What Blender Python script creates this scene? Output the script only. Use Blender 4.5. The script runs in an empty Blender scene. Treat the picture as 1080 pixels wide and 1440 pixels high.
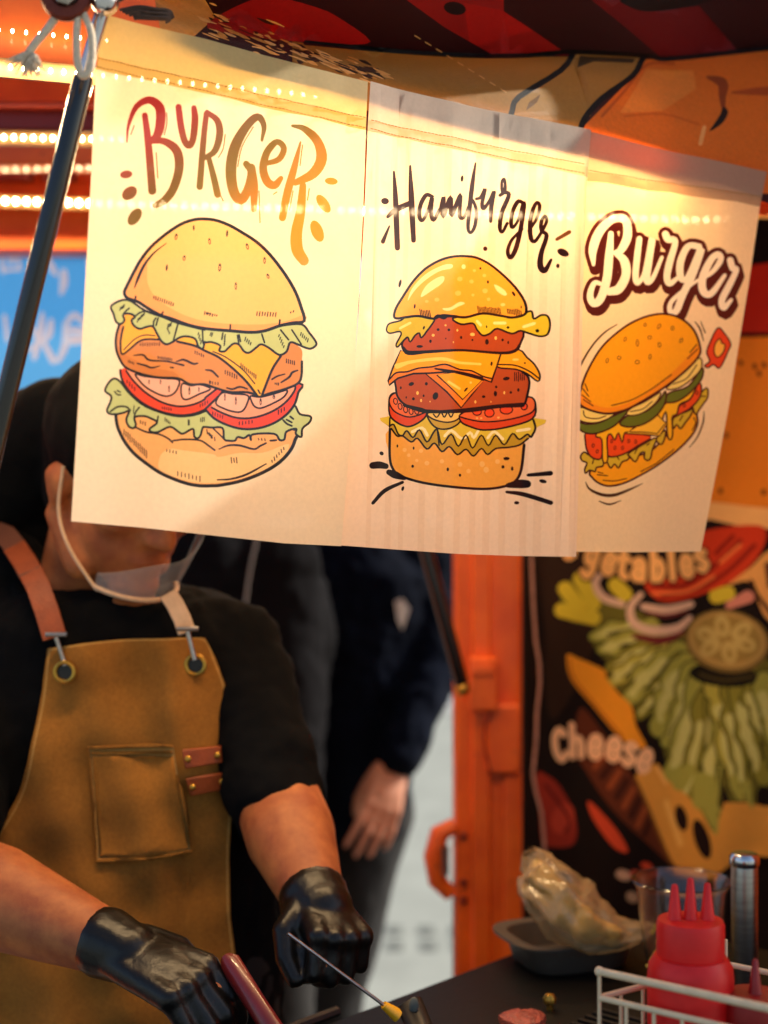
import bpy, bmesh, math, random
import numpy as np
from mathutils import Vector, Matrix
from mathutils.geometry import delaunay_2d_cdt
random.seed(7)
R = math.radians
scene = bpy.context.scene
COL = scene.collection

# ---------------------------------------------------------------- camera, sky, sun, exposure
F = 2000.0                      # focal length in photograph pixels (1080 x 1440)
EYE = 1.5
cam_data = bpy.data.cameras.new('camera')
cam = bpy.data.objects.new('camera', cam_data)
COL.objects.link(cam)
cam.location = (0, 0, EYE)
cam.rotation_euler = (R(90), 0, 0)
cam_data.sensor_fit = 'VERTICAL'
cam_data.sensor_height = 36.0
cam_data.lens = 50.0
cam_data.clip_start = 0.05
cam_data.clip_end = 2000
cam_data.dof.use_dof = True
cam_data.dof.focus_distance = 1.35
cam_data.dof.aperture_fstop = 2.7
scene.camera = cam

SUN_EL, SUN_AZ = 34.0, 70.0      # azimuth from +Y (view direction) towards +X
world = bpy.data.worlds.new('World')
scene.world = world
world.use_nodes = True
wn = world.node_tree.nodes
wl = world.node_tree.links
wn.clear()
wo = wn.new('ShaderNodeOutputWorld')
bgn = wn.new('ShaderNodeBackground')
sky = wn.new('ShaderNodeTexSky')
sky.sky_type = 'NISHITA'
sky.sun_disc = False
sky.dust_density = 3.0
sky.sun_elevation = R(SUN_EL)
sky.sun_rotation = R(SUN_AZ)
bgn.inputs['Strength'].default_value = 0.062
wl.new(sky.outputs[0], bgn.inputs[0])
wl.new(bgn.outputs[0], wo.inputs[0])

sun_data = bpy.data.lights.new('sun', 'SUN')
sun_data.energy = 2.4
sun_data.angle = R(0.6)
sun_data.color = (1.0, 0.92, 0.8)
sun = bpy.data.objects.new('sun', sun_data)
COL.objects.link(sun)
sd = Vector((math.sin(R(SUN_AZ)) * math.cos(R(SUN_EL)), math.cos(R(SUN_AZ)) * math.cos(R(SUN_EL)), math.sin(R(SUN_EL))))
sun.rotation_euler = sd.to_track_quat('Z', 'Y').to_euler()
sun.location = sd * 20

scene.view_settings.view_transform = 'Standard'
scene.view_settings.look = 'None'
scene.view_settings.exposure = 1.66
scene.view_settings.gamma = 1.0
scene.render.resolution_x = 768
scene.render.resolution_y = 1024

# ---------------------------------------------------------------- helpers
def lin(c):
    o = []
    for v in c:
        v = v / 255.0
        o.append(v / 12.92 if v <= 0.04045 else ((v + 0.055) / 1.055) ** 2.4)
    return tuple(o)

def P(px, py, d):
    """point seen at photograph pixel (px, py) at depth d along the view axis"""
    return Vector(((px - 540) / F * d, d, EYE - (py - 720) / F * d))

MATS = {}
def mat(name, rgb, rough=0.6, metal=0.0, var=0.12, scale=40, bump=0.0, bscale=None, spec=0.5, trans=0.0, emit=0.0,
        coat=0.0, alpha=1.0, rgb2=None, transl=0.0, stretch=None):
    if name in MATS:
        return MATS[name]
    m = bpy.data.materials.new(name)
    m.use_nodes = True
    nt = m.node_tree
    n, l = nt.nodes, nt.links
    b = n['Principled BSDF']
    c = lin(rgb)
    c2 = lin(rgb2) if rgb2 else tuple(v * (1 - var) for v in c)
    tc = n.new('ShaderNodeTexCoord')
    mp = n.new('ShaderNodeMapping')
    if stretch:
        mp.inputs['Scale'].default_value = stretch
    l.new(tc.outputs['Object'], mp.inputs[0])
    nz = n.new('ShaderNodeTexNoise')
    nz.inputs['Scale'].default_value = scale
    nz.inputs['Detail'].default_value = 6
    nz.inputs['Roughness'].default_value = 0.6
    l.new(mp.outputs[0], nz.inputs['Vector'])
    rp = n.new('ShaderNodeValToRGB')
    rp.color_ramp.elements[0].position = 0.35
    rp.color_ramp.elements[1].position = 0.65
    rp.color_ramp.elements[0].color = (*c2, 1)
    rp.color_ramp.elements[1].color = (*c, 1)
    l.new(nz.outputs['Fac'], rp.inputs[0])
    l.new(rp.outputs[0], b.inputs['Base Color'])
    b.inputs['Roughness'].default_value = rough
    b.inputs['Metallic'].default_value = metal
    b.inputs['Specular IOR Level'].default_value = spec
    b.inputs['Transmission Weight'].default_value = trans
    b.inputs['Coat Weight'].default_value = coat
    b.inputs['Alpha'].default_value = alpha
    if emit:
        b.inputs['Emission Color'].default_value = (*c, 1)
        b.inputs['Emission Strength'].default_value = emit
    if bump:
        nb = n.new('ShaderNodeTexNoise')
        nb.inputs['Scale'].default_value = bscale or scale * 4
        nb.inputs['Detail'].default_value = 4
        l.new(mp.outputs[0], nb.inputs['Vector'])
        bp = n.new('ShaderNodeBump')
        bp.inputs['Strength'].default_value = bump
        bp.inputs['Distance'].default_value = 0.004
        l.new(nb.outputs['Fac'], bp.inputs['Height'])
        l.new(bp.outputs[0], b.inputs['Normal'])
    if transl:
        tr = n.new('ShaderNodeBsdfTranslucent')
        l.new(rp.outputs[0], tr.inputs['Color'])
        mx = n.new('ShaderNodeMixShader')
        mx.inputs[0].default_value = transl
        l.new(b.outputs[0], mx.inputs[1])
        l.new(tr.outputs[0], mx.inputs[2])
        l.new(mx.outputs[0], n['Material Output'].inputs[0])
    MATS[name] = m
    return m

def print_mat(name, rough=0.75, transl=0.35, transp=0.05, weave=900.0, bump=0.25, spec=0.3, blotch=0.0, mottling=0.06):
    """cloth or tarpaulin that carries a flat print in its colour attribute"""
    m = bpy.data.materials.new(name)
    m.use_nodes = True
    n, l = m.node_tree.nodes, m.node_tree.links
    b = n['Principled BSDF']
    at = n.new('ShaderNodeAttribute'); at.attribute_name = 'Col'
    tc = n.new('ShaderNodeTexCoord')
    nz = n.new('ShaderNodeTexNoise'); nz.inputs['Scale'].default_value = 260; nz.inputs['Detail'].default_value = 5
    l.new(tc.outputs['Object'], nz.inputs['Vector'])
    mr = n.new('ShaderNodeMapRange')
    mr.inputs['From Min'].default_value = 0.3; mr.inputs['From Max'].default_value = 0.7
    mr.inputs['To Min'].default_value = 1 - mottling; mr.inputs['To Max'].default_value = 1.0
    l.new(nz.outputs['Fac'], mr.inputs['Value'])
    mu = n.new('ShaderNodeMix'); mu.data_type = 'RGBA'; mu.blend_type = 'MULTIPLY'; mu.inputs[0].default_value = 1.0
    l.new(at.outputs['Color'], mu.inputs[6]); l.new(mr.outputs[0], mu.inputs[7])
    if blotch:
        n2 = n.new('ShaderNodeTexNoise'); n2.inputs['Scale'].default_value = 14; n2.inputs['Detail'].default_value = 5; n2.inputs['Roughness'].default_value = .65
        l.new(tc.outputs['Object'], n2.inputs['Vector'])
        m3 = n.new('ShaderNodeMapRange'); m3.inputs['From Min'].default_value = .35; m3.inputs['From Max'].default_value = .65
        m3.inputs['To Min'].default_value = 1 - blotch; m3.inputs['To Max'].default_value = 1.0
        l.new(n2.outputs['Fac'], m3.inputs['Value'])
        mu0 = mu
        mu = n.new('ShaderNodeMix'); mu.data_type = 'RGBA'; mu.blend_type = 'MULTIPLY'; mu.inputs[0].default_value = 1.0
        l.new(mu0.outputs[2], mu.inputs[6]); l.new(m3.outputs[0], mu.inputs[7])
    l.new(mu.outputs[2], b.inputs['Base Color'])
    b.inputs['Roughness'].default_value = rough
    b.inputs['Specular IOR Level'].default_value = spec
    wv = n.new('ShaderNodeTexWave'); wv.inputs['Scale'].default_value = weave / 6.28; wv.bands_direction = 'Z'
    wv.inputs['Distortion'].default_value = 1.0
    l.new(tc.outputs['Object'], wv.inputs['Vector'])
    wv2 = n.new('ShaderNodeTexWave'); wv2.inputs['Scale'].default_value = weave / 6.28; wv2.bands_direction = 'X'
    wv2.inputs['Distortion'].default_value = 1.0
    l.new(tc.outputs['Object'], wv2.inputs['Vector'])
    ad = n.new('ShaderNodeMath'); ad.operation = 'ADD'
    l.new(wv.outputs['Fac'], ad.inputs[0]); l.new(wv2.outputs['Fac'], ad.inputs[1])
    bp = n.new('ShaderNodeBump'); bp.inputs['Strength'].default_value = bump; bp.inputs['Distance'].default_value = 0.0006
    l.new(ad.outputs[0], bp.inputs['Height']); l.new(bp.outputs[0], b.inputs['Normal'])
    tr = n.new('ShaderNodeBsdfTranslucent'); gm = n.new('ShaderNodeGamma'); gm.inputs['Gamma'].default_value = 1.5
    l.new(mu.outputs[2], gm.inputs[0]); l.new(gm.outputs[0], tr.inputs['Color'])
    mx = n.new('ShaderNodeMixShader'); mx.inputs[0].default_value = transl
    l.new(b.outputs[0], mx.inputs[1]); l.new(tr.outputs[0], mx.inputs[2])
    out = n['Material Output']
    if transp:
        tp = n.new('ShaderNodeBsdfTransparent')
        m2 = n.new('ShaderNodeMixShader'); m2.inputs[0].default_value = transp
        l.new(mx.outputs[0], m2.inputs[1]); l.new(tp.outputs[0], m2.inputs[2])
        l.new(m2.outputs[0], out.inputs[0])
    else:
        l.new(mx.outputs[0], out.inputs[0])
    return m

WO = {}
def thing(name, label, cat, loc=(0, 0, 0), group=None):
    o = bpy.data.objects.new(name, None)
    COL.objects.link(o)
    o.empty_display_size = 0.05
    o.location = loc
    WO[o.name] = Vector(loc)
    o['label'] = label
    o['category'] = cat
    if group:
        o['group'] = group
    return o

def finish(name, me, material, parent=None, smooth=True, label=None, kind=None):
    o = bpy.data.objects.new(name, me)
    COL.objects.link(o)
    off = Vector((0, 0, 0))
    if parent is not None:
        off = WO[parent.name]
        me.transform(Matrix.Translation(-off))
        o.parent = parent
    WO[o.name] = off
    if material is not None and not me.materials:
        me.materials.append(material)
    if smooth:
        me.polygons.foreach_set('use_smooth', [True] * len(me.polygons))
    if label:
        o['label'] = label
    if kind:
        o['kind'] = kind
    return o

def mesh(name, verts, faces):
    me = bpy.data.meshes.new(name)
    me.from_pydata([tuple(v) for v in verts], [], faces)
    me.update()
    return me

class MB:
    def __init__(s): s.v, s.f = [], []
    def add(s, v, f):
        k = len(s.v)
        s.v += [Vector(p) for p in v]
        s.f += [tuple(i + k for i in q) for q in f]
        return s
    def box(s, c, h, ax=None):
        c = Vector(c)
        ax = ax or (Vector((1, 0, 0)), Vector((0, 1, 0)), Vector((0, 0, 1)))
        v = []
        for dz in (-1, 1):
            for dy in (-1, 1):
                for dx in (-1, 1):
                    v.append(c + ax[0] * (h[0] * dx) + ax[1] * (h[1] * dy) + ax[2] * (h[2] * dz))
        return s.add(v, [(0, 2, 3, 1), (4, 5, 7, 6), (0, 1, 5, 4), (2, 6, 7, 3), (0, 4, 6, 2), (1, 3, 7, 5)])
    def b2(s, lo, hi):
        return s.box([(a + b) / 2 for a, b in zip(lo, hi)], [(b - a) / 2 for a, b in zip(lo, hi)])
    def tube(s, pts, r, n=10, closed=False, flat=1.0):
        pts = [Vector(p) for p in pts]
        m = len(pts)
        rs = r if isinstance(r, (list, tuple)) else [r] * m
        rings = []
        up = None
        for i, p in enumerate(pts):
            if closed:
                t = (pts[(i + 1) % m] - pts[i - 1]).normalized()
            else:
                t = (pts[min(i + 1, m - 1)] - pts[max(i - 1, 0)]).normalized()
            if up is None:
                up = Vector((0, 0, 1)) if abs(t.z) < 0.9 else Vector((1, 0, 0))
            a = t.cross(up).normalized()
            up = a.cross(t).normalized()
            rings.append([p + (a * math.cos(2 * math.pi * k / n) + up * (flat * math.sin(2 * math.pi * k / n))) * rs[i] for k in range(n)])
        v = [q for g in rings for q in g]
        f = []
        for i in range(m if closed else m - 1):
            j = (i + 1) % m
            for k in range(n):
                f.append((i * n + k, i * n + (k + 1) % n, j * n + (k + 1) % n, j * n + k))
        if not closed:
            f.append(tuple(range(n))[::-1])
            f.append(tuple((m - 1) * n + k for k in range(n)))
        return s.add(v, f)
    def lathe(s, c, prof, n=32, axis=(0, 0, 1)):
        c = Vector(c)
        z = Vector(axis).normalized()
        x = z.orthogonal().normalized()
        y = z.cross(x)
        v = []
        for r, h in prof:
            for k in range(n):
                a = 2 * math.pi * k / n
                v.append(c + z * h + (x * math.cos(a) + y * math.sin(a)) * r)
        f = []
        for i in range(len(prof) - 1):
            for k in range(n):
                f.append((i * n + k, i * n + (k + 1) % n, (i + 1) * n + (k + 1) % n, (i + 1) * n + k))
        f.append(tuple(range(n))[::-1])
        f.append(tuple((len(prof) - 1) * n + k for k in range(n)))
        return s.add(v, f)
    def ell(s, c, rad, ax=None, nu=20, nv=12):
        c = Vector(c)
        ax = ax or (Vector((1, 0, 0)), Vector((0, 1, 0)), Vector((0, 0, 1)))
        v = [c - ax[2] * rad[2]]
        for j in range(1, nv):
            th = math.pi * j / nv
            for k in range(nu):
                a = 2 * math.pi * k / nu
                v.append(c + ax[0] * (rad[0] * math.sin(th) * math.cos(a)) + ax[1] * (rad[1] * math.sin(th) * math.sin(a)) - ax[2] * (rad[2] * math.cos(th)))
        v.append(c + ax[2] * rad[2])
        f = []
        for k in range(nu):
            f.append((0, 1 + (k + 1) % nu, 1 + k))
            e = len(v) - 1
            b = 1 + (nv - 2) * nu
            f.append((e, b + k, b + (k + 1) % nu))
        for j in range(nv - 2):
            for k in range(nu):
                a0, a1 = 1 + j * nu, 1 + (j + 1) * nu
                f.append((a0 + k, a0 + (k + 1) % nu, a1 + (k + 1) % nu, a1 + k))
        return s.add(v, f)
    def cone(s, p0, r0, p1, r1, n=16):
        """round-ended tapered limb"""
        p0, p1 = Vector(p0), Vector(p1)
        t = p1 - p0
        L = t.length
        t.normalize()
        prof = []
        for j in range(6):
            a = math.pi / 2 * j / 6
            prof.append((max(1e-4, r0 * math.sin(a)), -r0 * math.cos(a)))
        prof.append((r0, 0)); prof.append((r1, L))
        for j in range(1, 7):
            a = math.pi / 2 * j / 6
            prof.append((max(1e-4, r1 * math.cos(a)), L + r1 * math.sin(a)))
        return s.lathe(p0, prof, n, t)
    def loft(s, rings, n=28):
        """rings: (center, rx, ry, axis_x, axis_y)"""
        v = []
        for c, rx, ry, ax, ay in rings:
            for k in range(n):
                a = 2 * math.pi * k / n
                v.append(Vector(c) + ax * (rx * math.cos(a)) + ay * (ry * math.sin(a)))
        f = []
        m = len(rings)
        for i in range(m - 1):
            for k in range(n):
                f.append((i * n + k, i * n + (k + 1) % n, (i + 1) * n + (k + 1) % n, (i + 1) * n + k))
        f.append(tuple(range(n))[::-1])
        f.append(tuple((m - 1) * n + k for k in range(n)))
        return s.add(v, f)
    def build(s, name, material, parent=None, smooth=True, bevel=0.0, label=None, kind=None, seg=2):
        me = mesh(name, s.v, s.f)
        bm = bmesh.new(); bm.from_mesh(me)
        bmesh.ops.recalc_face_normals(bm, faces=bm.faces)
        bm.to_mesh(me); bm.free()
        o = finish(name, me, material, parent, smooth, label, kind)
        if bevel:
            md = o.modifiers.new('bevel', 'BEVEL'); md.width = bevel; md.segments = seg; md.limit_method = 'ANGLE'
            md.harden_normals = False
        if smooth:
            try:
                me.set_sharp_from_angle(angle=R(40))
            except Exception:
                pass
        return o
    def blob(s, name, material, parent=None, voxel=0.006, it=6, label=None, wrinkle=0.0, wscale=0.06, fine=0.0):
        """one continuous skin over all the shapes (voxel union + smoothing)"""
        me = mesh(name + '_raw', s.v, s.f)
        bm = bmesh.new(); bm.from_mesh(me)
        bmesh.ops.recalc_face_normals(bm, faces=bm.faces)
        bm.to_mesh(me); bm.free()
        t = bpy.data.objects.new('tmp', me); COL.objects.link(t)
        md = t.modifiers.new('r', 'REMESH'); md.mode = 'VOXEL'; md.voxel_size = voxel
        sm = t.modifiers.new('s', 'SMOOTH'); sm.iterations = it; sm.factor = 0.5
        for k, (st, sc) in enumerate(((wrinkle, wscale), (fine, wscale * 0.3))):
            if st:
                tx = bpy.data.textures.new('wr', 'CLOUDS'); tx.noise_scale = sc; tx.noise_depth = 2
                d = t.modifiers.new('d%d' % k, 'DISPLACE'); d.texture = tx; d.strength = st; d.texture_coords = 'LOCAL'; d.mid_level = 0.5
        dg = bpy.context.evaluated_depsgraph_get()
        new = bpy.data.meshes.new_from_object(t.evaluated_get(dg))
        bpy.data.objects.remove(t)
        new.name = name
        new.materials.clear()
        return finish(name, new, material, parent, True, label)

# ---------------------------------------------------------------- flat print drawn as shapes on a surface
def Z(x0, y0, s):
    return lambda p: (x0 + p[0] / s, y0 + p[1] / s)
ID = Z(0, 0, 1)

def crom(pts, closed, sub):
    pts = [np.array(p, float) for p in pts]
    n = len(pts)
    if n < 3:
        closed = False
    out = []
    rng = n if closed else n - 1
    for i in range(rng):
        p1, p2 = pts[i], pts[(i + 1) % n]
        p0 = pts[i - 1] if (closed or i > 0) else 2 * p1 - p2
        p3 = pts[(i + 2) % n] if (closed or i + 2 < n) else 2 * p2 - p1
        for k in range(sub):
            t = k / sub
            out.append(0.5 * ((2 * p1) + (-p0 + p2) * t + (2 * p0 - 5 * p1 + 4 * p2 - p3) * t * t + (-p0 + 3 * p1 - 3 * p2 + p3) * t ** 3))
    if not closed:
        out.append(pts[-1])
    return out

class Art:
    def __init__(s): s.sh = []; s.tag = 'print'
    def poly(s, pts, col):
        s.sh.append((np.array(pts, float), col, s.tag))
    def fill(s, z, pts, col, sub=4, line=None, lw=0):
        q = [z(p) for p in pts]
        s.poly(crom(q, True, sub) if sub > 1 else q, col)
        if line is not None:
            s.line(ID, q, lw, line, closed=True, sub=sub)
    def line(s, z, pts, w, col, closed=False, sub=4, off=(0, 0)):
        """pts: (x, y) or (x, y, width); widths in the units of z, or photograph pixels when given as w"""
        sc = 1.0 / (z((1, 0))[0] - z((0, 0))[0])
        arr = []
        for p in pts:
            ww = p[2] / sc if len(p) > 2 else w
            x, y = z(p)
            arr.append((x + off[0], y + off[1], ww))
        arr = [(x, y, ww * 1.1 + .25) for x, y, ww in arr]
        c = crom(arr, closed, sub) if sub > 1 else [np.array(a, float) for a in arr]
        n = len(c)
        L, Rr = [], []
        for i in range(n):
            a, b = (c[i - 1], c[(i + 1) % n]) if closed else (c[max(i - 1, 0)], c[min(i + 1, n - 1)])
            t = b[:2] - a[:2]
            t = t / (np.linalg.norm(t) + 1e-9)
            m = np.array((-t[1], t[0])) * max(c[i][2], 0.15) / 2
            L.append(c[i][:2] + m); Rr.append(c[i][:2] - m)
        if closed:
            for i in range(n):
                j = (i + 1) % n
                s.sh.append((np.array([L[i], L[j], Rr[j], Rr[i]]), col, s.tag))
            return
        def cap(i, sgn):
            a, b = (c[0], c[1]) if i == 0 else (c[-2], c[-1])
            t = b[:2] - a[:2]
            t = t / (np.linalg.norm(t) + 1e-9) * sgn
            m = np.array((-t[1], t[0]))
            r = max(c[i][2], 0.15) / 2
            k = 3 if r < 3 else 6
            return [c[i][:2] + m * r * math.cos(math.pi * q / k) + t * r * math.sin(math.pi * q / k) for q in range(1, k)]
        e = cap(n - 1, 1)
        b = cap(0, -1)
        s.sh.append((np.array(L + e + Rr[::-1] + b), col, s.tag))
    def dot(s, z, x, y, rx, ry, col, rot=0, k=10):
        a = R(rot)
        q = []
        for i in range(k):
            t = 2 * math.pi * i / k
            u, v = rx * math.cos(t), ry * math.sin(t)
            q.append(z((x + u * math.cos(a) - v * math.sin(a), y + u * math.sin(a) + v * math.cos(a))))
        s.poly(q, col)
    def ring(s, z, x, y, rx, ry, col, col2, rot=0, w=6):
        s.dot(z, x, y, rx + w / 2, ry + w / 2, col, rot)
        s.dot(z, x, y, max(rx - w / 2, 1.5), max(ry - w / 2, 1.5), col2, rot)
    def hatch(s, z, x0, y0, x1, y1, n, ln, w, col, sl=0):
        for i in range(n):
            t = i / max(n - 1, 1)
            x, y = x0 + (x1 - x0) * t, y0 + (y1 - y0) * t
            h = ln * random.uniform(0.6, 1.05) / 2
            s.line(z, [(x + sl * h / ln, y - h), (x - sl * h / ln, y + h)], w, col, sub=1)
    def build(s, boundary, mapper, material, parent, base_col, base_name, grid=14.0, part_label=None):
        """cut the sheet along every drawn edge; each piece takes the colour of the topmost shape on it"""
        B = np.array(boundary, float)
        verts, edges = [], []
        def loop(pts):
            k = len(verts)
            m = len(pts)
            verts.extend(Vector((float(a), float(b))) for a, b in pts)
            edges.extend((k + i, k + (i + 1) % m) for i in range(m))
        dense = []
        for i in range(len(B)):
            a, b = B[i], B[(i + 1) % len(B)]
            m = max(1, int(np.linalg.norm(b - a) / grid))
            dense += [a + (b - a) * k / m for k in range(m)]
        dense = np.array(dense)
        loop(dense)
        lo, hi = B.min(0), B.max(0)
        for pts, c, t in s.sh:
            if pts[:, 0].max() < lo[0] or pts[:, 0].min() > hi[0] or pts[:, 1].max() < lo[1] or pts[:, 1].min() > hi[1]:
                continue
            loop(pts)
        gx = np.arange(lo[0], hi[0], grid); gy = np.arange(lo[1], hi[1], grid)
        for i, x in enumerate(gx):
            for j, y in enumerate(gy):
                verts.append(Vector((x + random.uniform(-1, 1), y + random.uniform(-1, 1) + (grid / 2 if i % 2 else 0))))
        ov, oe, of, a_, b_, c_ = delaunay_2d_cdt(verts, edges, [], 0, 0.02, False)
        V = np.array([(v.x, v.y) for v in ov]); T = np.array(of, int)
        C = V[T].mean(1)
        def inside(pts, idx):
            x, y = C[idx, 0][:, None], C[idx, 1][:, None]
            x0, y0 = pts[:, 0], pts[:, 1]
            x1, y1 = np.roll(x0, -1), np.roll(y0, -1)
            cr = (x1 - x0) * (y - y0) - (x - x0) * (y1 - y0)
            w = ((y0 <= y) & (y1 > y) & (cr > 0)).sum(1) - ((y0 > y) & (y1 <= y) & (cr < 0)).sum(1)
            return w != 0
        allid = np.arange(len(C))
        keep = inside(dense, allid)
        top = np.full(len(C), -1)
        for k, (pts, c, t) in enumerate(s.sh):
            m = (C[:, 0] >= pts[:, 0].min()) & (C[:, 0] <= pts[:, 0].max()) & (C[:, 1] >= pts[:, 1].min()) & (C[:, 1] <= pts[:, 1].max()) & keep
            idx = np.nonzero(m)[0]
            if len(idx):
                top[idx[inside(pts, idx)]] = k
        P3 = [mapper(x, y) for x, y in V]
        groups = {}
        for i in np.nonzero(keep)[0]:
            k = top[i]
            tag = base_name if k < 0 else s.sh[k][2]
            groups.setdefault(tag, []).append((T[i], base_col if k < 0 else s.sh[k][1]))
        out = {}
        for tag, tl in groups.items():
            used = {}
            vv, ff, cc = [], [], []
            for t, col in tl:
                f = []
                for q in t:
                    if q not in used:
                        used[q] = len(vv); vv.append(P3[q])
                    f.append(used[q])
                    rgb = col(V[q][0], V[q][1]) if callable(col) else col
                    cc.append((*lin(rgb), 1.0))
                ff.append(tuple(f))
            me = mesh(tag, vv, ff)
            ca = me.color_attributes.new('Col', 'FLOAT_COLOR', 'CORNER')
            ca.data.foreach_set('color', np.array(cc, np.float32).ravel())
            out[tag] = finish(tag.split('#')[0], me, material, parent, True)
        return out
# ---------------------------------------------------------------- the prints (drawn in photograph pixels)
INK = (32, 9, 5)
C1 = Z(160, 120, 3.375); C2 = Z(140, 300, 6.75); C3 = Z(290, 300, 6.75); C4 = Z(140, 410, 6.75)
C5 = Z(290, 440, 6.75); C6 = Z(140, 520, 6.75); C7 = Z(290, 530, 6.75); C8 = Z(530, 220, 3.857)
D1 = Z(540, 350, 4.5); D2 = Z(540, 460, 4.5); D3 = Z(515, 580, 4.0)
D4 = Z(815, 280, 4.408); D5 = Z(810, 430, 4.5); D6 = Z(810, 540, 5.143)
E1 = Z(740, 760, 3.176); E2 = Z(730, 960, 3.086); E4 = Z(990, 250, 2.667); E5 = Z(250, 0, 2.4); E6 = Z(660, 0, 2.571)
def px(z, pts): return [z(p) for p in pts]

def rainbow(x, y):
    t = (x - 175) / 300 * 0.55 + (y - 135) / 240 * 0.62
    st = [(-.1, (165, 55, 55)), (0.22, (172, 72, 58)), (0.42, (135, 100, 25)), (0.55, (140, 115, 18)), (0.72, (200, 140, 15)), (0.9, (248, 160, 5)), (2, (248, 160, 5))]
    for (a, c), (b, d) in zip(st, st[1:]):
        if t <= b:
            k = max(0, (t - a) / (b - a))
            return tuple(u + (v - u) * k for u, v in zip(c, d))
    return st[-1][1]

def art_one():
    A = Art()
    A.tag = 'lettering'
    g = rainbow
    def S(*p, n=[0]):
        n[0] += 1
        A.tag = 'letter#%d' % ((1, 1, 1, 2, 3, 3, 3, 4, 4, 5, 6, 6, 6)[n[0] - 1])
        A.line(C1, p, 8, g)
    S((65, 268, 5), (72, 190, 14), (110, 100, 24), (170, 68, 32), (218, 105, 38), (222, 180, 40), (205, 240, 34), (170, 262, 20))
    S((150, 140, 24), (165, 260, 30), (185, 500, 34))
    S((170, 265, 20), (240, 265, 30), (298, 310, 38), (310, 390, 38), (285, 485, 36), (243, 545, 34), (198, 570, 24))
    S((308, 102, 26), (318, 190, 28), (335, 262, 28), (358, 287, 28), (376, 250, 28), (384, 160, 28), (379, 107, 22))
    S((437, 135, 24), (425, 250, 26), (407, 482, 28))
    S((440, 130, 22), (490, 165, 28), (503, 230, 32), (480, 310, 28), (432, 345, 20))
    S((450, 345, 22), (475, 440, 28), (493, 518, 30))
    S((706, 260, 12), (716, 190, 24), (685, 148, 32), (630, 195, 38), (577, 290, 46), (557, 400, 48), (570, 500, 44), (605, 543, 42), (640, 490, 38), (655, 410, 34), (630, 372, 28))
    S((655, 390, 36), (668, 480, 36), (668, 588, 24))
    S((725, 370, 20), (785, 350, 26), (808, 298, 26), (775, 268, 26), (732, 312, 30), (711, 390, 34), (730, 455, 36), (765, 473, 34), (795, 440, 20))
    S((888, 268, 8), (860, 380, 28), (825, 510, 34), (802, 628, 30))
    S((848, 192, 12), (910, 207, 28), (968, 270, 38), (985, 350, 46), (945, 420, 42), (862, 462, 26))
    S((898, 475, 28), (887, 600, 40), (868, 700, 48), (872, 780, 50), (903, 832, 42))
    for e in ((62, 421, 30, 19, -8), (78, 510, 40, 29, -38), (103, 622, 46, 27, -55), (1032, 455, 31, 17, 5), (995, 562, 50, 24, 55), (965, 692, 54, 28, 68)):
        A.tag = 'accent_mark#%d' % e[0]
        A.dot(C1, e[0], e[1], e[2], e[3], g, e[4], k=18)
    A.tag = 'lettering'
    for h in (((250, 130), (252, 180), (240, 235)), ((203, 318), (207, 380), (211, 440)), ((530, 232), (520, 300), (497, 342)), ((664, 196), (610, 290), (590, 385)),
              ((898, 282), (885, 380)), ((692, 500), (697, 650)), ((497, 500), (520, 548)), ((100, 188), (84, 232)), ((765, 290), (737, 328)), ((852, 500), (835, 592)),
              ((928, 490), (920, 545)), ((760, 516), (776, 505))):
        A.tag = 'hairline#%d' % h[0][0]
        A.line(C1, h, 1.3, g, sub=3)
    A.tag = 'burger_print'
    bun = [(176, 411), (179, 403), (189, 383), (199, 365), (214, 346), (235, 328), (255, 315), (273, 309), (288, 308), (305, 310), (324, 317), (342, 327), (360, 338.5), (376, 353),
           (391, 371), (405.5, 392), (416, 411), (423, 430), (428, 451), (412, 454), (394, 458), (373, 465), (354, 467), (327, 465), (290, 462), (266, 457), (241, 448), (226, 443), (210, 434), (195, 424), (180, 418.5)]
    patty = px(C4, [(240, 250), (195, 310), (165, 420), (165, 540), (200, 640), (260, 720), (400, 780), (560, 815), (750, 825), (860, 880), (1000, 880)]) + \
        px(C5, [(90, 710), (240, 750), (400, 752), (520, 785), (620, 760), (760, 720), (870, 670), (905, 600), (910, 460), (895, 330), (700, 250), (300, 200)])
    bb = px(C6, [(160, 410), (170, 500), (190, 570), (245, 680), (330, 790), (450, 890), (600, 990), (800, 1070), (950, 1100), (1080, 1100)]) + \
        px(C7, [(150, 1027), (350, 985), (550, 905), (700, 810), (800, 700), (845, 600), (850, 500), (500, 400), (0, 350)]) + px(C6, [(700, 350), (350, 300)])
    A.fill(ID, bb, (246, 186, 112))
    A.fill(ID, px(C6, [(560, 900), (590, 800), (680, 750), (800, 765), (1080, 800)]) + px(C7, [(130, 760), (330, 720), (540, 720), (760, 640), (790, 660), (740, 760), (600, 860), (400, 945), (150, 1000)]) + px(C6, [(900, 1065), (700, 1010), (580, 950)]), (251, 207, 142))
    A.line(ID, bb[:18], 4.2, INK)
    A.line(C6, [(350, 545), (450, 590), (570, 612), (650, 650), (695, 690)], 2.2, INK)
    A.line(ID, px(C6, [(700, 672), (820, 660), (960, 670), (1030, 710)]) + px(C7, [(0, 630), (90, 695)]), 2.2, INK)
    A.line(C7, [(130, 685, 8), (220, 650, 16), (330, 650, 18), (460, 685, 16), (520, 655, 16), (575, 628, 14)], 2.2, INK)
    A.line(C7, [(115, 977, 10), (250, 968, 16), (400, 922, 18), (575, 825, 10)], 2, INK)
    A.line(C7, [(615, 605), (670, 600)], 2.4, INK)
    for a in ((240, 590, 450, 800, 12, 75), (640, 765, 730, 785, 4, 30), (745, 985, 960, 1035, 7, 50)):
        A.hatch(C6, *a, 1.1, INK)
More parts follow.
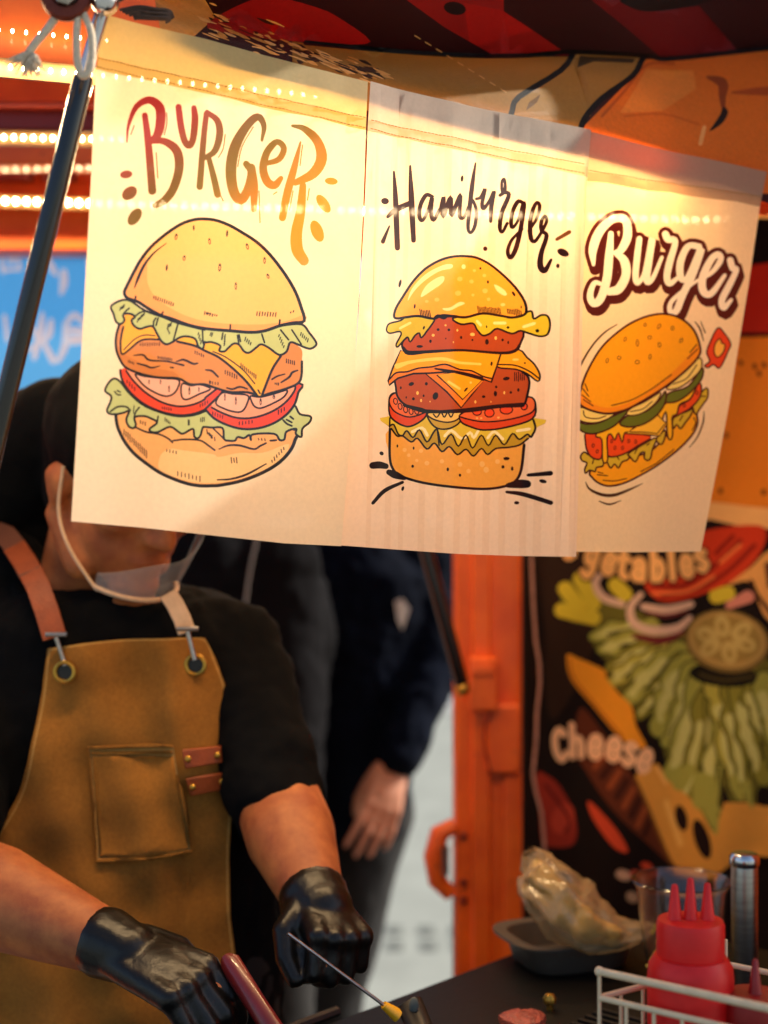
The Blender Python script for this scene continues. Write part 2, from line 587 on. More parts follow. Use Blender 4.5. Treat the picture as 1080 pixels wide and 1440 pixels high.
    for a in ((250, 790, 300, 790, 3, 50), (630, 800, 740, 680, 6, 34), (15, 520, 90, 590, 4, 45), (505, 590, 565, 595, 3, 25)):
        A.hatch(C7, *a, 1.2, INK, -6)
    A.hatch(C6, 395, 495, 440, 510, 3, 32, 1.2, INK); A.hatch(C6, 1030, 590, 1065, 630, 3, 36, 1.4, INK, -8)
    # lower lettuce
    LT = (203, 207, 140)
    let = px(C6, [(60, 185), (95, 120), (145, 82), (205, 112), (300, 230), (450, 350), (700, 435), (900, 430), (1080, 370)]) + \
        px(C7, [(100, 380), (300, 450), (600, 430), (760, 350), (838, 270), (890, 352), (990, 375), (982, 430), (915, 490), (905, 570), (852, 540), (855, 492), (765, 520), (745, 592), (700, 597), (650, 540), (450, 545), (435, 602), (420, 550), (370, 580), (310, 570), (285, 603), (230, 605), (180, 588), (165, 485), (60, 480), (0, 475)]) + \
        px(C6, [(985, 550), (965, 620), (935, 650), (903, 630), (890, 560), (800, 605), (760, 595), (690, 545), (640, 550), (560, 590), (500, 590), (480, 560), (550, 500), (480, 455), (420, 438), (340, 450), (352, 520), (330, 553), (285, 535), (262, 470), (290, 390), (240, 405), (170, 420), (100, 415), (78, 380), (108, 310), (118, 250), (70, 212)])
    A.fill(ID, let, LT, line=INK, lw=2.7)
    A.line(C6, [(110, 395), (180, 350), (260, 350), (300, 385)], 2.2, INK)
    A.line(C6, [(335, 450), (350, 400), (385, 355)], 2, INK); A.line(C6, [(550, 500), (560, 440)], 2, INK)
    A.line(C6, [(150, 205), (180, 235), (210, 235)], 1.8, INK); A.line(C6, [(175, 195), (205, 210)], 1.8, INK)
    for a in ((625, 470, 670, 505, 4, 32), (845, 500, 855, 500, 2, 70), (965, 475, 1000, 470, 3, 50), (335, 350, 330, 400, 3, 25)):
        A.hatch(C6, *a, 1.1, INK)
    A.line(C7, [(735, 410), (770, 445), (815, 465)], 2.4, INK); A.line(C7, [(765, 405), (815, 432)], 2.2, INK); A.line(C7, [(800, 375), (830, 400)], 2.2, INK)
    A.line(C7, [(70, 485), (130, 540), (180, 590)], 1.8, INK)
    # tomatoes
    RED, PK, SEG = (236, 82, 26), (246, 172, 132), (247, 190, 162)
    for band, inn, z1 in ((px(C7, [(0, 310), (80, 390), (200, 452), (350, 492), (500, 487), (640, 442), (760, 362), (840, 262), (875, 150), (885, 60), (400, 60), (60, 120)]),
                           px(C7, [(60, 290), (160, 340), (300, 387), (450, 387), (600, 342), (720, 272), (800, 192), (850, 100), (800, 50), (400, 80), (120, 120)]), 0),
                          (px(C6, [(205, 0), (215, 70), (255, 155), (335, 250), (450, 338), (600, 402), (760, 432), (900, 418), (1010, 376)]) + px(C7, [(0, 302), (150, 158), (160, 120), (60, 60)]) + px(C6, [(700, -60), (400, -60)]),
                           px(C6, [(262, 10), (335, 110), (450, 220), (600, 310), (760, 347), (900, 327), (1000, 282)]) + px(C7, [(0, 195), (100, 118), (50, 60)]) + px(C6, [(700, -60), (400, -60)]), 1)):
        A.fill(ID, band, RED)
        A.fill(ID, inn, PK)
        A.line(ID, inn[:9], 2.6, INK)
        A.line(ID, band[:11] if z1 == 0 else band[:12], 3.0, INK)
    for z, q in ((C6, [(345, 40), (430, 60), (600, 80), (750, 95), (745, 170), (700, 230), (630, 250), (540, 220), (430, 150)]), (C6, [(790, 130), (870, 150), (960, 140), (1060, 180), (950, 230), (840, 280), (790, 268), (775, 200)]),
                 (C7, [(100, 248), (160, 150), (260, 160), (405, 175), (395, 260), (350, 325), (280, 330), (180, 300)]), (C7, [(430, 180), (520, 190), (650, 160), (770, 125), (740, 190), (640, 250), (530, 295), (470, 280), (440, 230)])):
        A.fill(z, q, SEG, line=INK, lw=2.2)
    for z, x, y, a, b in ((C6, 475, 115, 7, 24), (C6, 582, 115, 8, 22), (C6, 662, 180, 9, 34), (C6, 855, 200, 10, 40), (C6, 947, 185, 8, 24), (C7, 187, 190, 8, 38), (C7, 292, 225, 9, 40), (C7, 525, 235, 11, 35), (C7, 648, 190, 13, 20)):
        A.dot(z, x, y, a, b, INK); A.dot(z, x, y + b * .2, a * .35, b * .4, SEG)
    A.hatch(C6, 270, 110, 340, 180, 4, 40, 1.3, INK); A.hatch(C6, 600, 360, 680, 375, 5, 26, 1.2, INK); A.hatch(C6, 960, 340, 1030, 305, 4, 36, 1.3, INK)
    A.hatch(C7, 70, 345, 165, 380, 5, 34, 1.2, INK); A.hatch(C7, 325, 440, 445, 425, 5, 34, 1.2, INK); A.hatch(C7, 690, 335, 745, 305, 3, 46, 1.4, INK)
    # patty, cheese, upper lettuce
    A.fill(ID, patty, (222, 152, 74))
    A.fill(C4, [(165, 500), (200, 640), (400, 780), (560, 815), (750, 825), (700, 760), (500, 720), (350, 650), (260, 600)], (214, 140, 62))
    A.line(ID, patty[1:20], 3.0, INK)
    CH = (251, 188, 44)
    A.fill(C4, [(240, 240), (300, 200), (560, 300), (590, 440), (520, 445), (430, 455), (330, 510), (230, 590), (212, 480), (220, 340)], CH)
    A.line(C4, [(235, 330), (215, 420), (208, 500), (222, 592), (300, 540), (380, 472), (460, 450), (570, 455)], 2.4, INK)
    A.line(C4, [(238, 552), (340, 452), (430, 412), (530, 417)], 1.4, INK)
    A.fill(ID, px(C4, [(700, 430), (1000, 430)]) + px(C5, [(0, 260), (720, 290), (722, 405), (640, 520), (590, 640), (535, 770), (490, 770), (400, 655), (280, 540), (130, 420), (0, 360)]) + px(C4, [(900, 512), (760, 475)]), (251, 190, 44))
    A.line(ID, px(C4, [(740, 475), (900, 512)]) + px(C5, [(0, 362), (130, 422), (280, 540), (400, 660), (490, 780)]), 3.0, INK)
    A.line(C5, [(70, 365), (200, 422), (360, 540), (470, 670)], 1.5, INK)
    A.line(C5, [(715, 405), (640, 520), (590, 640), (540, 772)], 3.0, INK)
    for z, q in ((C4, [(330, 605, 6), (420, 600, 16), (480, 650, 16), (640, 662, 12), (800, 700, 16)]), (C4, [(730, 665, 8), (800, 647, 18), (890, 685, 18), (935, 680, 12)]), (C4, [(365, 680, 12), (440, 700, 16), (500, 722, 14), (575, 705, 6)]),
                 (C5, [(0, 540, 12), (60, 550, 18), (120, 605, 16)]), (C5, [(205, 710, 12), (260, 722, 16), (330, 700, 16), (400, 720, 12)]), (C5, [(630, 630, 14), (680, 600, 14), (750, 580, 10)]), (C5, [(715, 660, 12), (790, 610, 18), (820, 565, 18), (870, 545, 12)]), (C4, [(675, 720, 10), (700, 722, 14)])):
        A.line(z, q, 2, INK)
    for a in ((395, 500, 570, 498, 9, 30), (560, 625, 685, 645, 9, 26), (285, 660, 330, 680, 4, 20), (910, 575, 990, 610, 5, 28), (1050, 855, 1060, 860, 2, 24)):
        A.hatch(C4, *a, 1.1, INK)
    for a in ((190, 560, 300, 605, 6, 38), (340, 495, 480, 605, 9, 40), (765, 455, 840, 475, 5, 40), (660, 670, 690, 675, 3, 20), (40, 660, 120, 670, 4, 28)):
        A.hatch(C5, *a, 1.2, INK)
    A.line(C5, [(500, 730), (520, 765)], 2, INK)
    up = px(C4, [(120, 130), (270, 75), (440, 180), (600, 240), (750, 300), (990, 360)]) + px(C5, [(0, 150), (240, 170), (430, 175), (600, 150), (720, 120), (905, 108), (980, 190), (1040, 272), (1040, 310), (990, 340), (930, 325), (870, 298), (800, 280), (770, 360), (722, 395), (680, 390), (600, 330), (530, 297), (480, 330), (420, 375), (370, 365), (320, 300), (270, 290), (220, 330), (180, 365), (130, 357), (140, 310), (60, 277), (0, 280)]) + \
        px(C4, [(1000, 478), (985, 540), (940, 520), (910, 450), (830, 425), (760, 437), (700, 475), (640, 500), (590, 470), (550, 400), (510, 330), (450, 335), (390, 352), (335, 322), (312, 270), (345, 235), (290, 207), (232, 217), (245, 270), (210, 305), (165, 285), (140, 210)])
    A.fill(ID, up, LT, line=INK, lw=2.7)
    for z, q in ((C4, [(345, 235), (385, 200), (440, 182)]), (C4, [(232, 215), (255, 185), (290, 155)]), (C4, [(515, 325), (520, 280), (540, 250)]), (C4, [(540, 320), (560, 250)]), (C4, [(700, 475), (745, 305)]), (C4, [(985, 490), (980, 365)]), (C5, [(155, 250), (165, 190)]),
                 (C5, [(320, 295), (305, 210)]), (C5, [(335, 270), (320, 205)]), (C5, [(560, 280), (535, 200)]), (C5, [(785, 255), (710, 160)]), (C5, [(905, 300), (815, 160)])):
        A.line(z, q, 2.0, INK, sub=3)
    for z, a in ((C4, (205, 160, 240, 135, 4, 32)), (C4, (370, 270, 430, 210, 5, 36)), (C4, (650, 330, 680, 310, 3, 40)), (C4, (650, 360, 665, 395, 3, 18)), (C4, (940, 400, 965, 480, 4, 34)), (C4, (1060, 400, 1075, 400, 2, 26)),
                 (C5, (380, 245, 430, 290, 4, 38)), (C5, (185, 215, 180, 300, 5, 26)), (C5, (695, 215, 740, 320, 5, 30)), (C5, (900, 200, 965, 260, 5, 40)), (C5, (45, 205, 60, 210, 2, 26))):
        A.hatch(z, *a, 1.3, INK, 10)
    A.fill(ID, bun, (252, 201, 124))
    A.fill(ID, [(176, 411), (189, 383), (205, 360), (208, 378), (208, 395), (215, 412), (232, 428), (262, 444), (300, 453), (360, 456), (400, 452), (427, 443), (428, 451), (394, 458), (354, 467), (290, 462), (241, 448), (210, 434), (180, 418)], (247, 180, 104))
    A.line(ID, bun, 3.9, INK, closed=True)
    A.line(C2, [(338, 708, 6), (370, 620, 22), (430, 490, 22), (520, 375, 14), (637, 282, 5)], 2, INK)
    for z, q in ((C2, [(345, 840), (350, 785)]), (C2, [(590, 965), (605, 935)]), (C3, [(235, 1110), (237, 1055)]), (C3, [(650, 1090), (695, 1060), (703, 1010)])):
        A.line(z, q, 2.2, INK, sub=3)
    for z, x, y, a, b, r in ((C2, 727, 222, 14, 32, 8), (C2, 893, 138, 9, 28, 0), (C2, 1045, 265, 13, 32, -8), (C2, 803, 425, 14, 28, 8), (C2, 640, 515, 10, 32, 6), (C3, 202, 190, 10, 34, 4), (C3, 397, 312, 14, 32, -14),
                              (C3, 132, 512, 14, 40, 5), (C3, 288, 688, 11, 38, 0), (C3, 560, 445, 12, 34, 0), (C3, 592, 595, 13, 26, -15)):
        A.dot(z, x, y, a, b, INK, r)
        if a > 10: A.dot(z, x, y + 4, a * .4, b * .5, (252, 201, 124), r)
    for z, a in ((C2, (520, 795, 700, 865, 10, 34)), (C2, (1000, 945, 1075, 965, 4, 30)), (C3, (490, 950, 665, 960, 8, 40)), (C3, (805, 940, 830, 930, 2, 18)), (C3, (5, 945, 105, 968, 6, 14))):
        A.hatch(z, *a, 1.3, INK, 6)
    return A

def art_two():
    A = Art(); A.tag = 'lettering'
    BR = (66, 26, 10)
    def S(*p):
        A.tag = 'letter#%d' % (p[0][0] if p[0][0] > 200 else 100)
        A.line(C8, [(x, y, w * 1.2 + 1) for x, y, w in p], 3, BR, sub=5)
    S((103, 78, 8), (112, 250, 22), (122, 492, 22)); S((190, 48, 8), (198, 230, 22), (210, 452, 18)); S((65, 325, 12), (110, 287, 22), (196, 247, 20))
    S((308, 215, 12), (275, 207, 16), (246, 260, 16), (240, 320, 16), (256, 345, 12), (285, 290, 12), (306, 220, 14), (300, 290, 16), (312, 344, 14), (345, 285, 12))
    S((345, 292, 10), (366, 218, 14), (362, 325, 18), (402, 218, 14), (406, 320, 18), (455, 205, 14), (450, 318, 16), (474, 330, 12), (502, 268, 10))
    S((545, 32, 6), (525, 150, 18), (505, 300, 18), (499, 390, 14), (516, 411, 12), (540, 370, 15), (547, 290, 14), (522, 232, 12), (505, 262, 8))
    S((545, 228, 10), (572, 218, 12), (598, 172, 14), (581, 250, 16), (590, 278, 16), (620, 240, 12), (646, 186, 14), (632, 270, 18), (630, 348, 14))
    S((680, 207, 14), (708, 182, 14), (706, 122, 12), (690, 132, 12), (694, 185, 14), (730, 202, 16), (692, 300, 18), (682, 380, 16), (696, 406, 12), (722, 358, 12))
    S((805, 247, 12), (776, 242, 16), (746, 310, 16), (746, 380, 14), (776, 348, 10), (808, 247, 15), (795, 370, 16), (770, 490, 18), (742, 545, 16), (726, 510, 14), (746, 450, 12), (800, 390, 10))
    S((832, 402, 10), (873, 332, 12), (886, 266, 14), (866, 254, 14), (841, 330, 16), (841, 430, 16), (860, 460, 14), (890, 420, 12), (922, 352, 12), (914, 322, 12), (896, 350, 14), (896, 400, 14), (922, 430, 16), (896, 520, 18), (890, 590, 22), (912, 620, 20), (945, 560, 10))
    A.tag = 'accent_mark#1'; A.dot(C8, 463, 120, 9, 18, BR, 5)
    A.tag = 'accent_mark#2'; A.dot(C8, 50, 240, 24, 18, BR)
    A.tag = 'accent_mark#3'; A.line(C8, [(76, 375, 8), (38, 460, 22)], 2, BR)
    A.tag = 'accent_mark#4'; A.dot(C8, 600, 497, 13, 13, BR)
    A.tag = 'accent_mark#5'; A.line(C8, [(975, 450, 16), (1043, 410, 20)], 2, (130, 85, 40))
    A.tag = 'accent_mark#6'; A.dot(C8, 1008, 522, 34, 20, BR, 25, 14)
    A.tag = 'accent_mark#7'; A.dot(C8, 980, 594, 10, 13, BR)
    A.tag = 'burger_print'
    K = (42, 13, 8)
    bot = [(142, 90), (140, 240), (155, 310), (200, 355), (330, 395), (500, 420), (680, 430), (800, 415), (860, 385), (890, 320), (905, 180), (880, 100), (500, 60)]
    A.fill(D3, bot, (246, 184, 84))
    for x, y, r in ((227, 210, 12), (318, 215, 12), (250, 240, 10), (350, 285, 13), (430, 275, 12), (530, 292, 14), (665, 290, 17), (690, 322, 17), (580, 330, 13), (760, 275, 14), (295, 270, 9)):
        A.dot(D3, x, y, r, r, (251, 202, 122))
    A.line(D3, bot[:11], 3.2, K)
    for x, y, a, b in ((185, 188, 5, 9), (278, 200, 5, 9), (272, 302, 8, 9), (462, 320, 7, 11), (530, 353, 7, 9), (812, 258, 18, 10), (792, 305, 9, 10), (843, 315, 7, 13)):
        A.dot(D3, x, y, a, b, K)
    # splashes of shadow drawn under the burger
    A.line(D3, [(42, 298, 34), (80, 295, 36), (118, 302, 28)], 8, K); A.line(D3, [(135, 336, 28), (170, 350, 38), (225, 370, 20)], 8, K); A.line(D3, [(44, 510, 16), (110, 440, 20), (215, 392, 14)], 5, K)
    A.dot(D3, 215, 428, 8, 14, K, 20); A.dot(D3, 93, 230, 13, 11, K, 30)
    A.line(D3, [(925, 352, 16), (1036, 342, 24)], 5, K); A.line(D3, [(820, 410, 24), (880, 402, 44), (918, 402, 40)], 8, K); A.line(D3, [(812, 447, 14), (900, 460, 22), (1038, 508, 22)], 5, K)
    A.dot(D3, 998, 387, 20, 11, K, 15); A.dot(D3, 866, 508, 14, 10, K)
    top = [(140, 75), (165, 68), (190, 120), (215, 130), (240, 102), (275, 140), (310, 97), (350, 165), (385, 112), (405, 98), (430, 180), (480, 122), (520, 190), (565, 127), (605, 200), (660, 127), (705, 185), (750, 127), (800, 180), (845, 117), (880, 150), (920, 122), (935, 138)]
    low = [(150, 90), (185, 132), (215, 130), (265, 165), (300, 145), (350, 205), (390, 172), (430, 220), (470, 192), (515, 237), (565, 207), (610, 245), (660, 202), (700, 235), (750, 202), (820, 195), (880, 182), (925, 145)]
    A.fill(D3, [(142, 20), (950, 40), (960, 90), (940, 138)] + low[::-1], (206, 168, 44))
    A.fill(D3, [(140, 20), (955, 30), (960, 90)] + top[::-1], (232, 202, 70))
    for q in ([(270, 108), (325, 86), (352, 128)], [(445, 132), (482, 102), (540, 148), (590, 112), (612, 142), (642, 100)], [(700, 142), (742, 106), (792, 148)], [(870, 102), (930, 92)]):
        A.line(D3, q, 3.4, (255, 238, 190), sub=3)
    A.line(D3, top, 2.1, K); A.line(D3, low, 2.1, K)
    A.line(D3, [(140, 80), (142, 30)], 2, K); A.line(D3, [(940, 138), (960, 90), (950, 40)], 2.4, K); A.line(D3, [(405, 98), (415, 185)], 1.6, K)
    # tomatoes, pickle
    T1, T2 = (228, 92, 36), (238, 128, 66)
    A.fill(D2, [(45, 445), (80, 415), (110, 440), (200, 490), (275, 530), (270, 570), (220, 610), (160, 628), (90, 600), (45, 550)], T1, line=K, lw=2.2)
    A.fill(D2, [(45, 450), (85, 415), (160, 440), (270, 510), (275, 535), (180, 568), (90, 540), (50, 495)], T2, line=K, lw=1.8)
    for x, y in ((85, 468), (115, 500), (150, 520), (185, 532), (220, 530)): A.ring(D2, x, y, 13, 20, K, T2, -10, 7)
    A.fill(D2, [(285, 545), (360, 520), (490, 540), (482, 600), (420, 640), (350, 642), (305, 605)], (214, 178, 66), line=K, lw=2)
    A.fill(D2, [(285, 545), (380, 515), (490, 540), (465, 585), (400, 602), (320, 582)], (243, 205, 116), line=K, lw=1.8)
    A.line(D2, [(320, 550), (340, 570), (365, 540), (385, 570), (405, 540), (425, 570), (440, 545)], 1.6, K)
    A.fill(D2, [(490, 550), (600, 515), (800, 470), (930, 440), (967, 485), (950, 580), (800, 632), (650, 650), (560, 632), (490, 600)], T1, line=K, lw=2.2)
    A.fill(D2, [(490, 550), (600, 500), (800, 470), (935, 440), (967, 490), (938, 545), (800, 585), (640, 597), (497, 572)], T2, line=K, lw=1.8)
    for x, y, a, b in ((600, 535, 32, 22), (688, 540, 34, 28), (800, 520, 40, 28), (905, 500, 18, 22)): A.ring(D2, x, y, a, b, K, (240, 95, 40), 0, 8)
    for x, y in ((630, 575), (750, 570), (600, 575)): A.dot(D2, x, y, 9, 6, (252, 200, 120))
    PT = (198, 98, 38)
    A.fill(D2, [(90, 320), (200, 285), (420, 270), (640, 300), (745, 240), (850, 255), (930, 320), (920, 440), (895, 490), (800, 492), (700, 502), (600, 518), (480, 532), (380, 532), (250, 522), (150, 490), (100, 440), (88, 380)], PT, line=K, lw=2.6)
    A.line(D2, [(140, 492), (250, 524, 26), (300, 536), (480, 530, 24), (600, 518, 26), (750, 498, 22), (895, 490, 26)], 3.4, K)
    for x, y, a, b, r in ((187, 358, 18, 12, -20), (278, 357, 9, 11, 0), (120, 382, 6, 10, 0), (332, 435, 17, 25, 15), (200, 452, 9, 10, 0), (155, 443, 5, 8, 0), (262, 433, 6, 9, 0), (800, 322, 22, 12, -10), (735, 375, 9, 9, 0), (730, 418, 12, 18, 0), (648, 438, 13, 9, 0), (828, 410, 8, 9, 0), (872, 395, 7, 12, 0)):
        A.dot(D2, x, y, a, b, K, r)
    for x, y, a, b in ((225, 415, 8, 12), (247, 463, 6, 10), (788, 412, 6, 10), (588, 472, 7, 10), (300, 470, 4, 5), (700, 470, 4, 5)): A.dot(D2, x, y, a, b, (255, 205, 110))
    CH, CE = (252, 184, 24), (243, 150, 44)
    A.fill(D2, [(270, 290), (420, 275), (650, 335), (560, 430), (490, 510), (400, 410)], CE, sub=1, line=K, lw=2)
    A.fill(D2, [(340, 302), (440, 285), (635, 333), (500, 458)], CH, sub=1, line=K, lw=1.7)
    A.line(D2, [(410, 345), (480, 390)], 3, (255, 222, 120), sub=1); A.dot(D2, 522, 395, 18, 7, K, -48); A.dot(D2, 555, 350, 8, 8, (255, 222, 120))
    A.fill(D2, [(745, 160), (870, 138), (920, 190), (960, 232), (992, 300), (980, 342), (920, 292), (850, 262), (735, 246)], CH, sub=3, line=K, lw=2)
    A.line(D2, [(745, 232), (850, 238), (930, 275), (985, 322)], 1.7, K); A.dot(D2, 855, 202, 20, 8, (255, 222, 120)); A.dot(D2, 908, 225, 6, 6, K)
    A.hatch(D2, 850, 310, 905, 312, 6, 60, 1.0, K)
    A.fill(D2, [(122, 145), (150, 160), (500, 145), (767, 165), (740, 240), (700, 345), (610, 315), (440, 280), (300, 290), (200, 292), (100, 322), (42, 367), (36, 340), (70, 250)], CE, sub=1, line=K, lw=2.2)
    edge = [(45, 328), (90, 287), (160, 280), (230, 258), (310, 250), (390, 235), (480, 268), (560, 275), (640, 308), (702, 322)]
    A.fill(D2, [(122, 145), (150, 160), (500, 145), (767, 165)] + edge[::-1], CH, sub=1)
    A.line(D2, edge, 1.9, K); A.line(D2, [(330, 262), (430, 280, 16), (540, 295), (640, 318)], 2, K)
    A.line(D2, [(95, 245, 30), (200, 215, 16), (370, 200, 18), (480, 225, 14), (625, 232, 12)], 4, (255, 222, 112)); A.dot(D2, 703, 228, 8, 15, K, 10)
    A.line(D2, [(765, 165), (740, 240), (702, 345)], 2.1, K, sub=1)
    pt1 = [(325, 440), (380, 410), (440, 420), (600, 440), (880, 500), (880, 600), (850, 645), (760, 657), (500, 642), (300, 652), (180, 657), (140, 640), (130, 590), (180, 540), (250, 500)]
    A.fill(D1, pt1, PT, line=K, lw=2.6)
    A.line(D1, [(135, 620), (170, 655, 26), (300, 648, 16), (500, 640, 12), (760, 655, 16), (850, 642, 18), (880, 600)], 3, K)
    for x, y, a, b in ((347, 510, 9, 9), (412, 512, 9, 9), (302, 583, 8, 11), (238, 615, 20, 9), (490, 560, 8, 10), (567, 575, 7, 7), (670, 585, 14, 18), (775, 572, 8, 9), (810, 588, 6, 10), (393, 567, 4, 6)): A.dot(D1, x, y, a, b, K)
    for x, y, a, b in ((318, 545, 9, 9), (567, 540, 17, 11), (730, 560, 8, 12), (392, 483, 6, 6), (465, 515, 6, 8), (440, 590, 4, 6)): A.dot(D1, x, y, a, b, (255, 208, 118))
    GR = (219, 196, 58)
    A.fill(D1, [(26, 500), (45, 470), (120, 450), (160, 420), (230, 415), (330, 430), (280, 520), (247, 560), (236, 530), (210, 545), (180, 586), (165, 555), (140, 575), (100, 618), (90, 600), (122, 540), (110, 520), (50, 532), (28, 520)], GR, sub=3, line=K, lw=2)
    A.line(D1, [(115, 500), (180, 465)], 3, (248, 232, 150), sub=1); A.dot(D1, 263, 497, 6, 12, K, 20)
    A.fill(D1, [(435, 440), (530, 420), (640, 400), (760, 410), (860, 420), (910, 400), (945, 393), (957, 440), (1000, 418), (1037, 427), (1050, 480), (1035, 540), (990, 552), (930, 532), (880, 515), (830, 532), (740, 500), (690, 532), (640, 545), (600, 510), (570, 470), (490, 477)], (228, 202, 54), line=K, lw=2.4)
    for q in ([(600, 455), (625, 480)], [(720, 465), (790, 465)], [(900, 490), (960, 470)]): A.line(D1, q, 3.6, (252, 238, 160), sub=1)
    A.dot(D1, 808, 493, 10, 8, K); A.dot(D1, 977, 517, 11, 11, K); A.dot(D1, 667, 489, 5, 9, K)
    bun = [(76, 425), (90, 370), (140, 290), (200, 200), (270, 125), (350, 75), (430, 50), (520, 45), (600, 55), (690, 95), (780, 165), (850, 240), (900, 320), (915, 380), (900, 415), (830, 430), (760, 418), (640, 405), (520, 432), (440, 425), (370, 420), (320, 440), (230, 422), (150, 430), (100, 437)]
    BC = (247, 184, 62)
    A.fill(D1, bun, BC)
    for x, y, r in ((482, 190, 18), (560, 205, 15), (655, 262, 19), (470, 280, 20), (570, 290, 11), (340, 320, 15), (280, 330, 11), (680, 315, 13), (650, 165, 13), (580, 135, 11)): A.dot(D1, x, y, r, r * .85, (251, 204, 108))
    for q in ([(165, 325), (190, 250), (270, 160), (370, 105), (430, 97), (428, 122), (350, 142), (260, 205), (200, 270)], [(245, 302), (275, 232), (340, 182), (382, 174), (375, 212), (310, 262)], [(718, 220), (770, 245), (800, 280), (780, 290), (735, 260)], [(375, 375), (420, 370), (480, 335), (515, 345), (470, 365), (420, 390), (385, 388)]):
        A.fill(D1, q, (255, 230, 165))
    A.dot(D1, 507, 112, 14, 15, (255, 230, 165)); A.dot(D1, 775, 348, 15, 11, (253, 215, 130))
    A.hatch(D1, 605, 380, 758, 388, 17, 44, 1.0, K, -8); A.hatch(D1, 242, 400, 300, 412, 7, 46, 1.0, K, -8); A.hatch(D1, 805, 390, 885, 402, 9, 44, 1.0, K, -8)
    A.line(D1, bun, 3.0, K, closed=True); A.line(D1, [(320, 440, 8), (345, 422, 16), (380, 435, 20), (400, 425, 18), (440, 428, 10)], 3, K)
    for x, y, a, b, r in ((622, 120, 8, 8, 0), (675, 205, 7, 11, 0), (840, 280, 8, 18, -30), (208, 360, 6, 16, 8), (115, 215, 9, 27, 14), (885, 365, 4, 10, 0)): A.dot(D1, x, y, a, b, K, r)
    return A

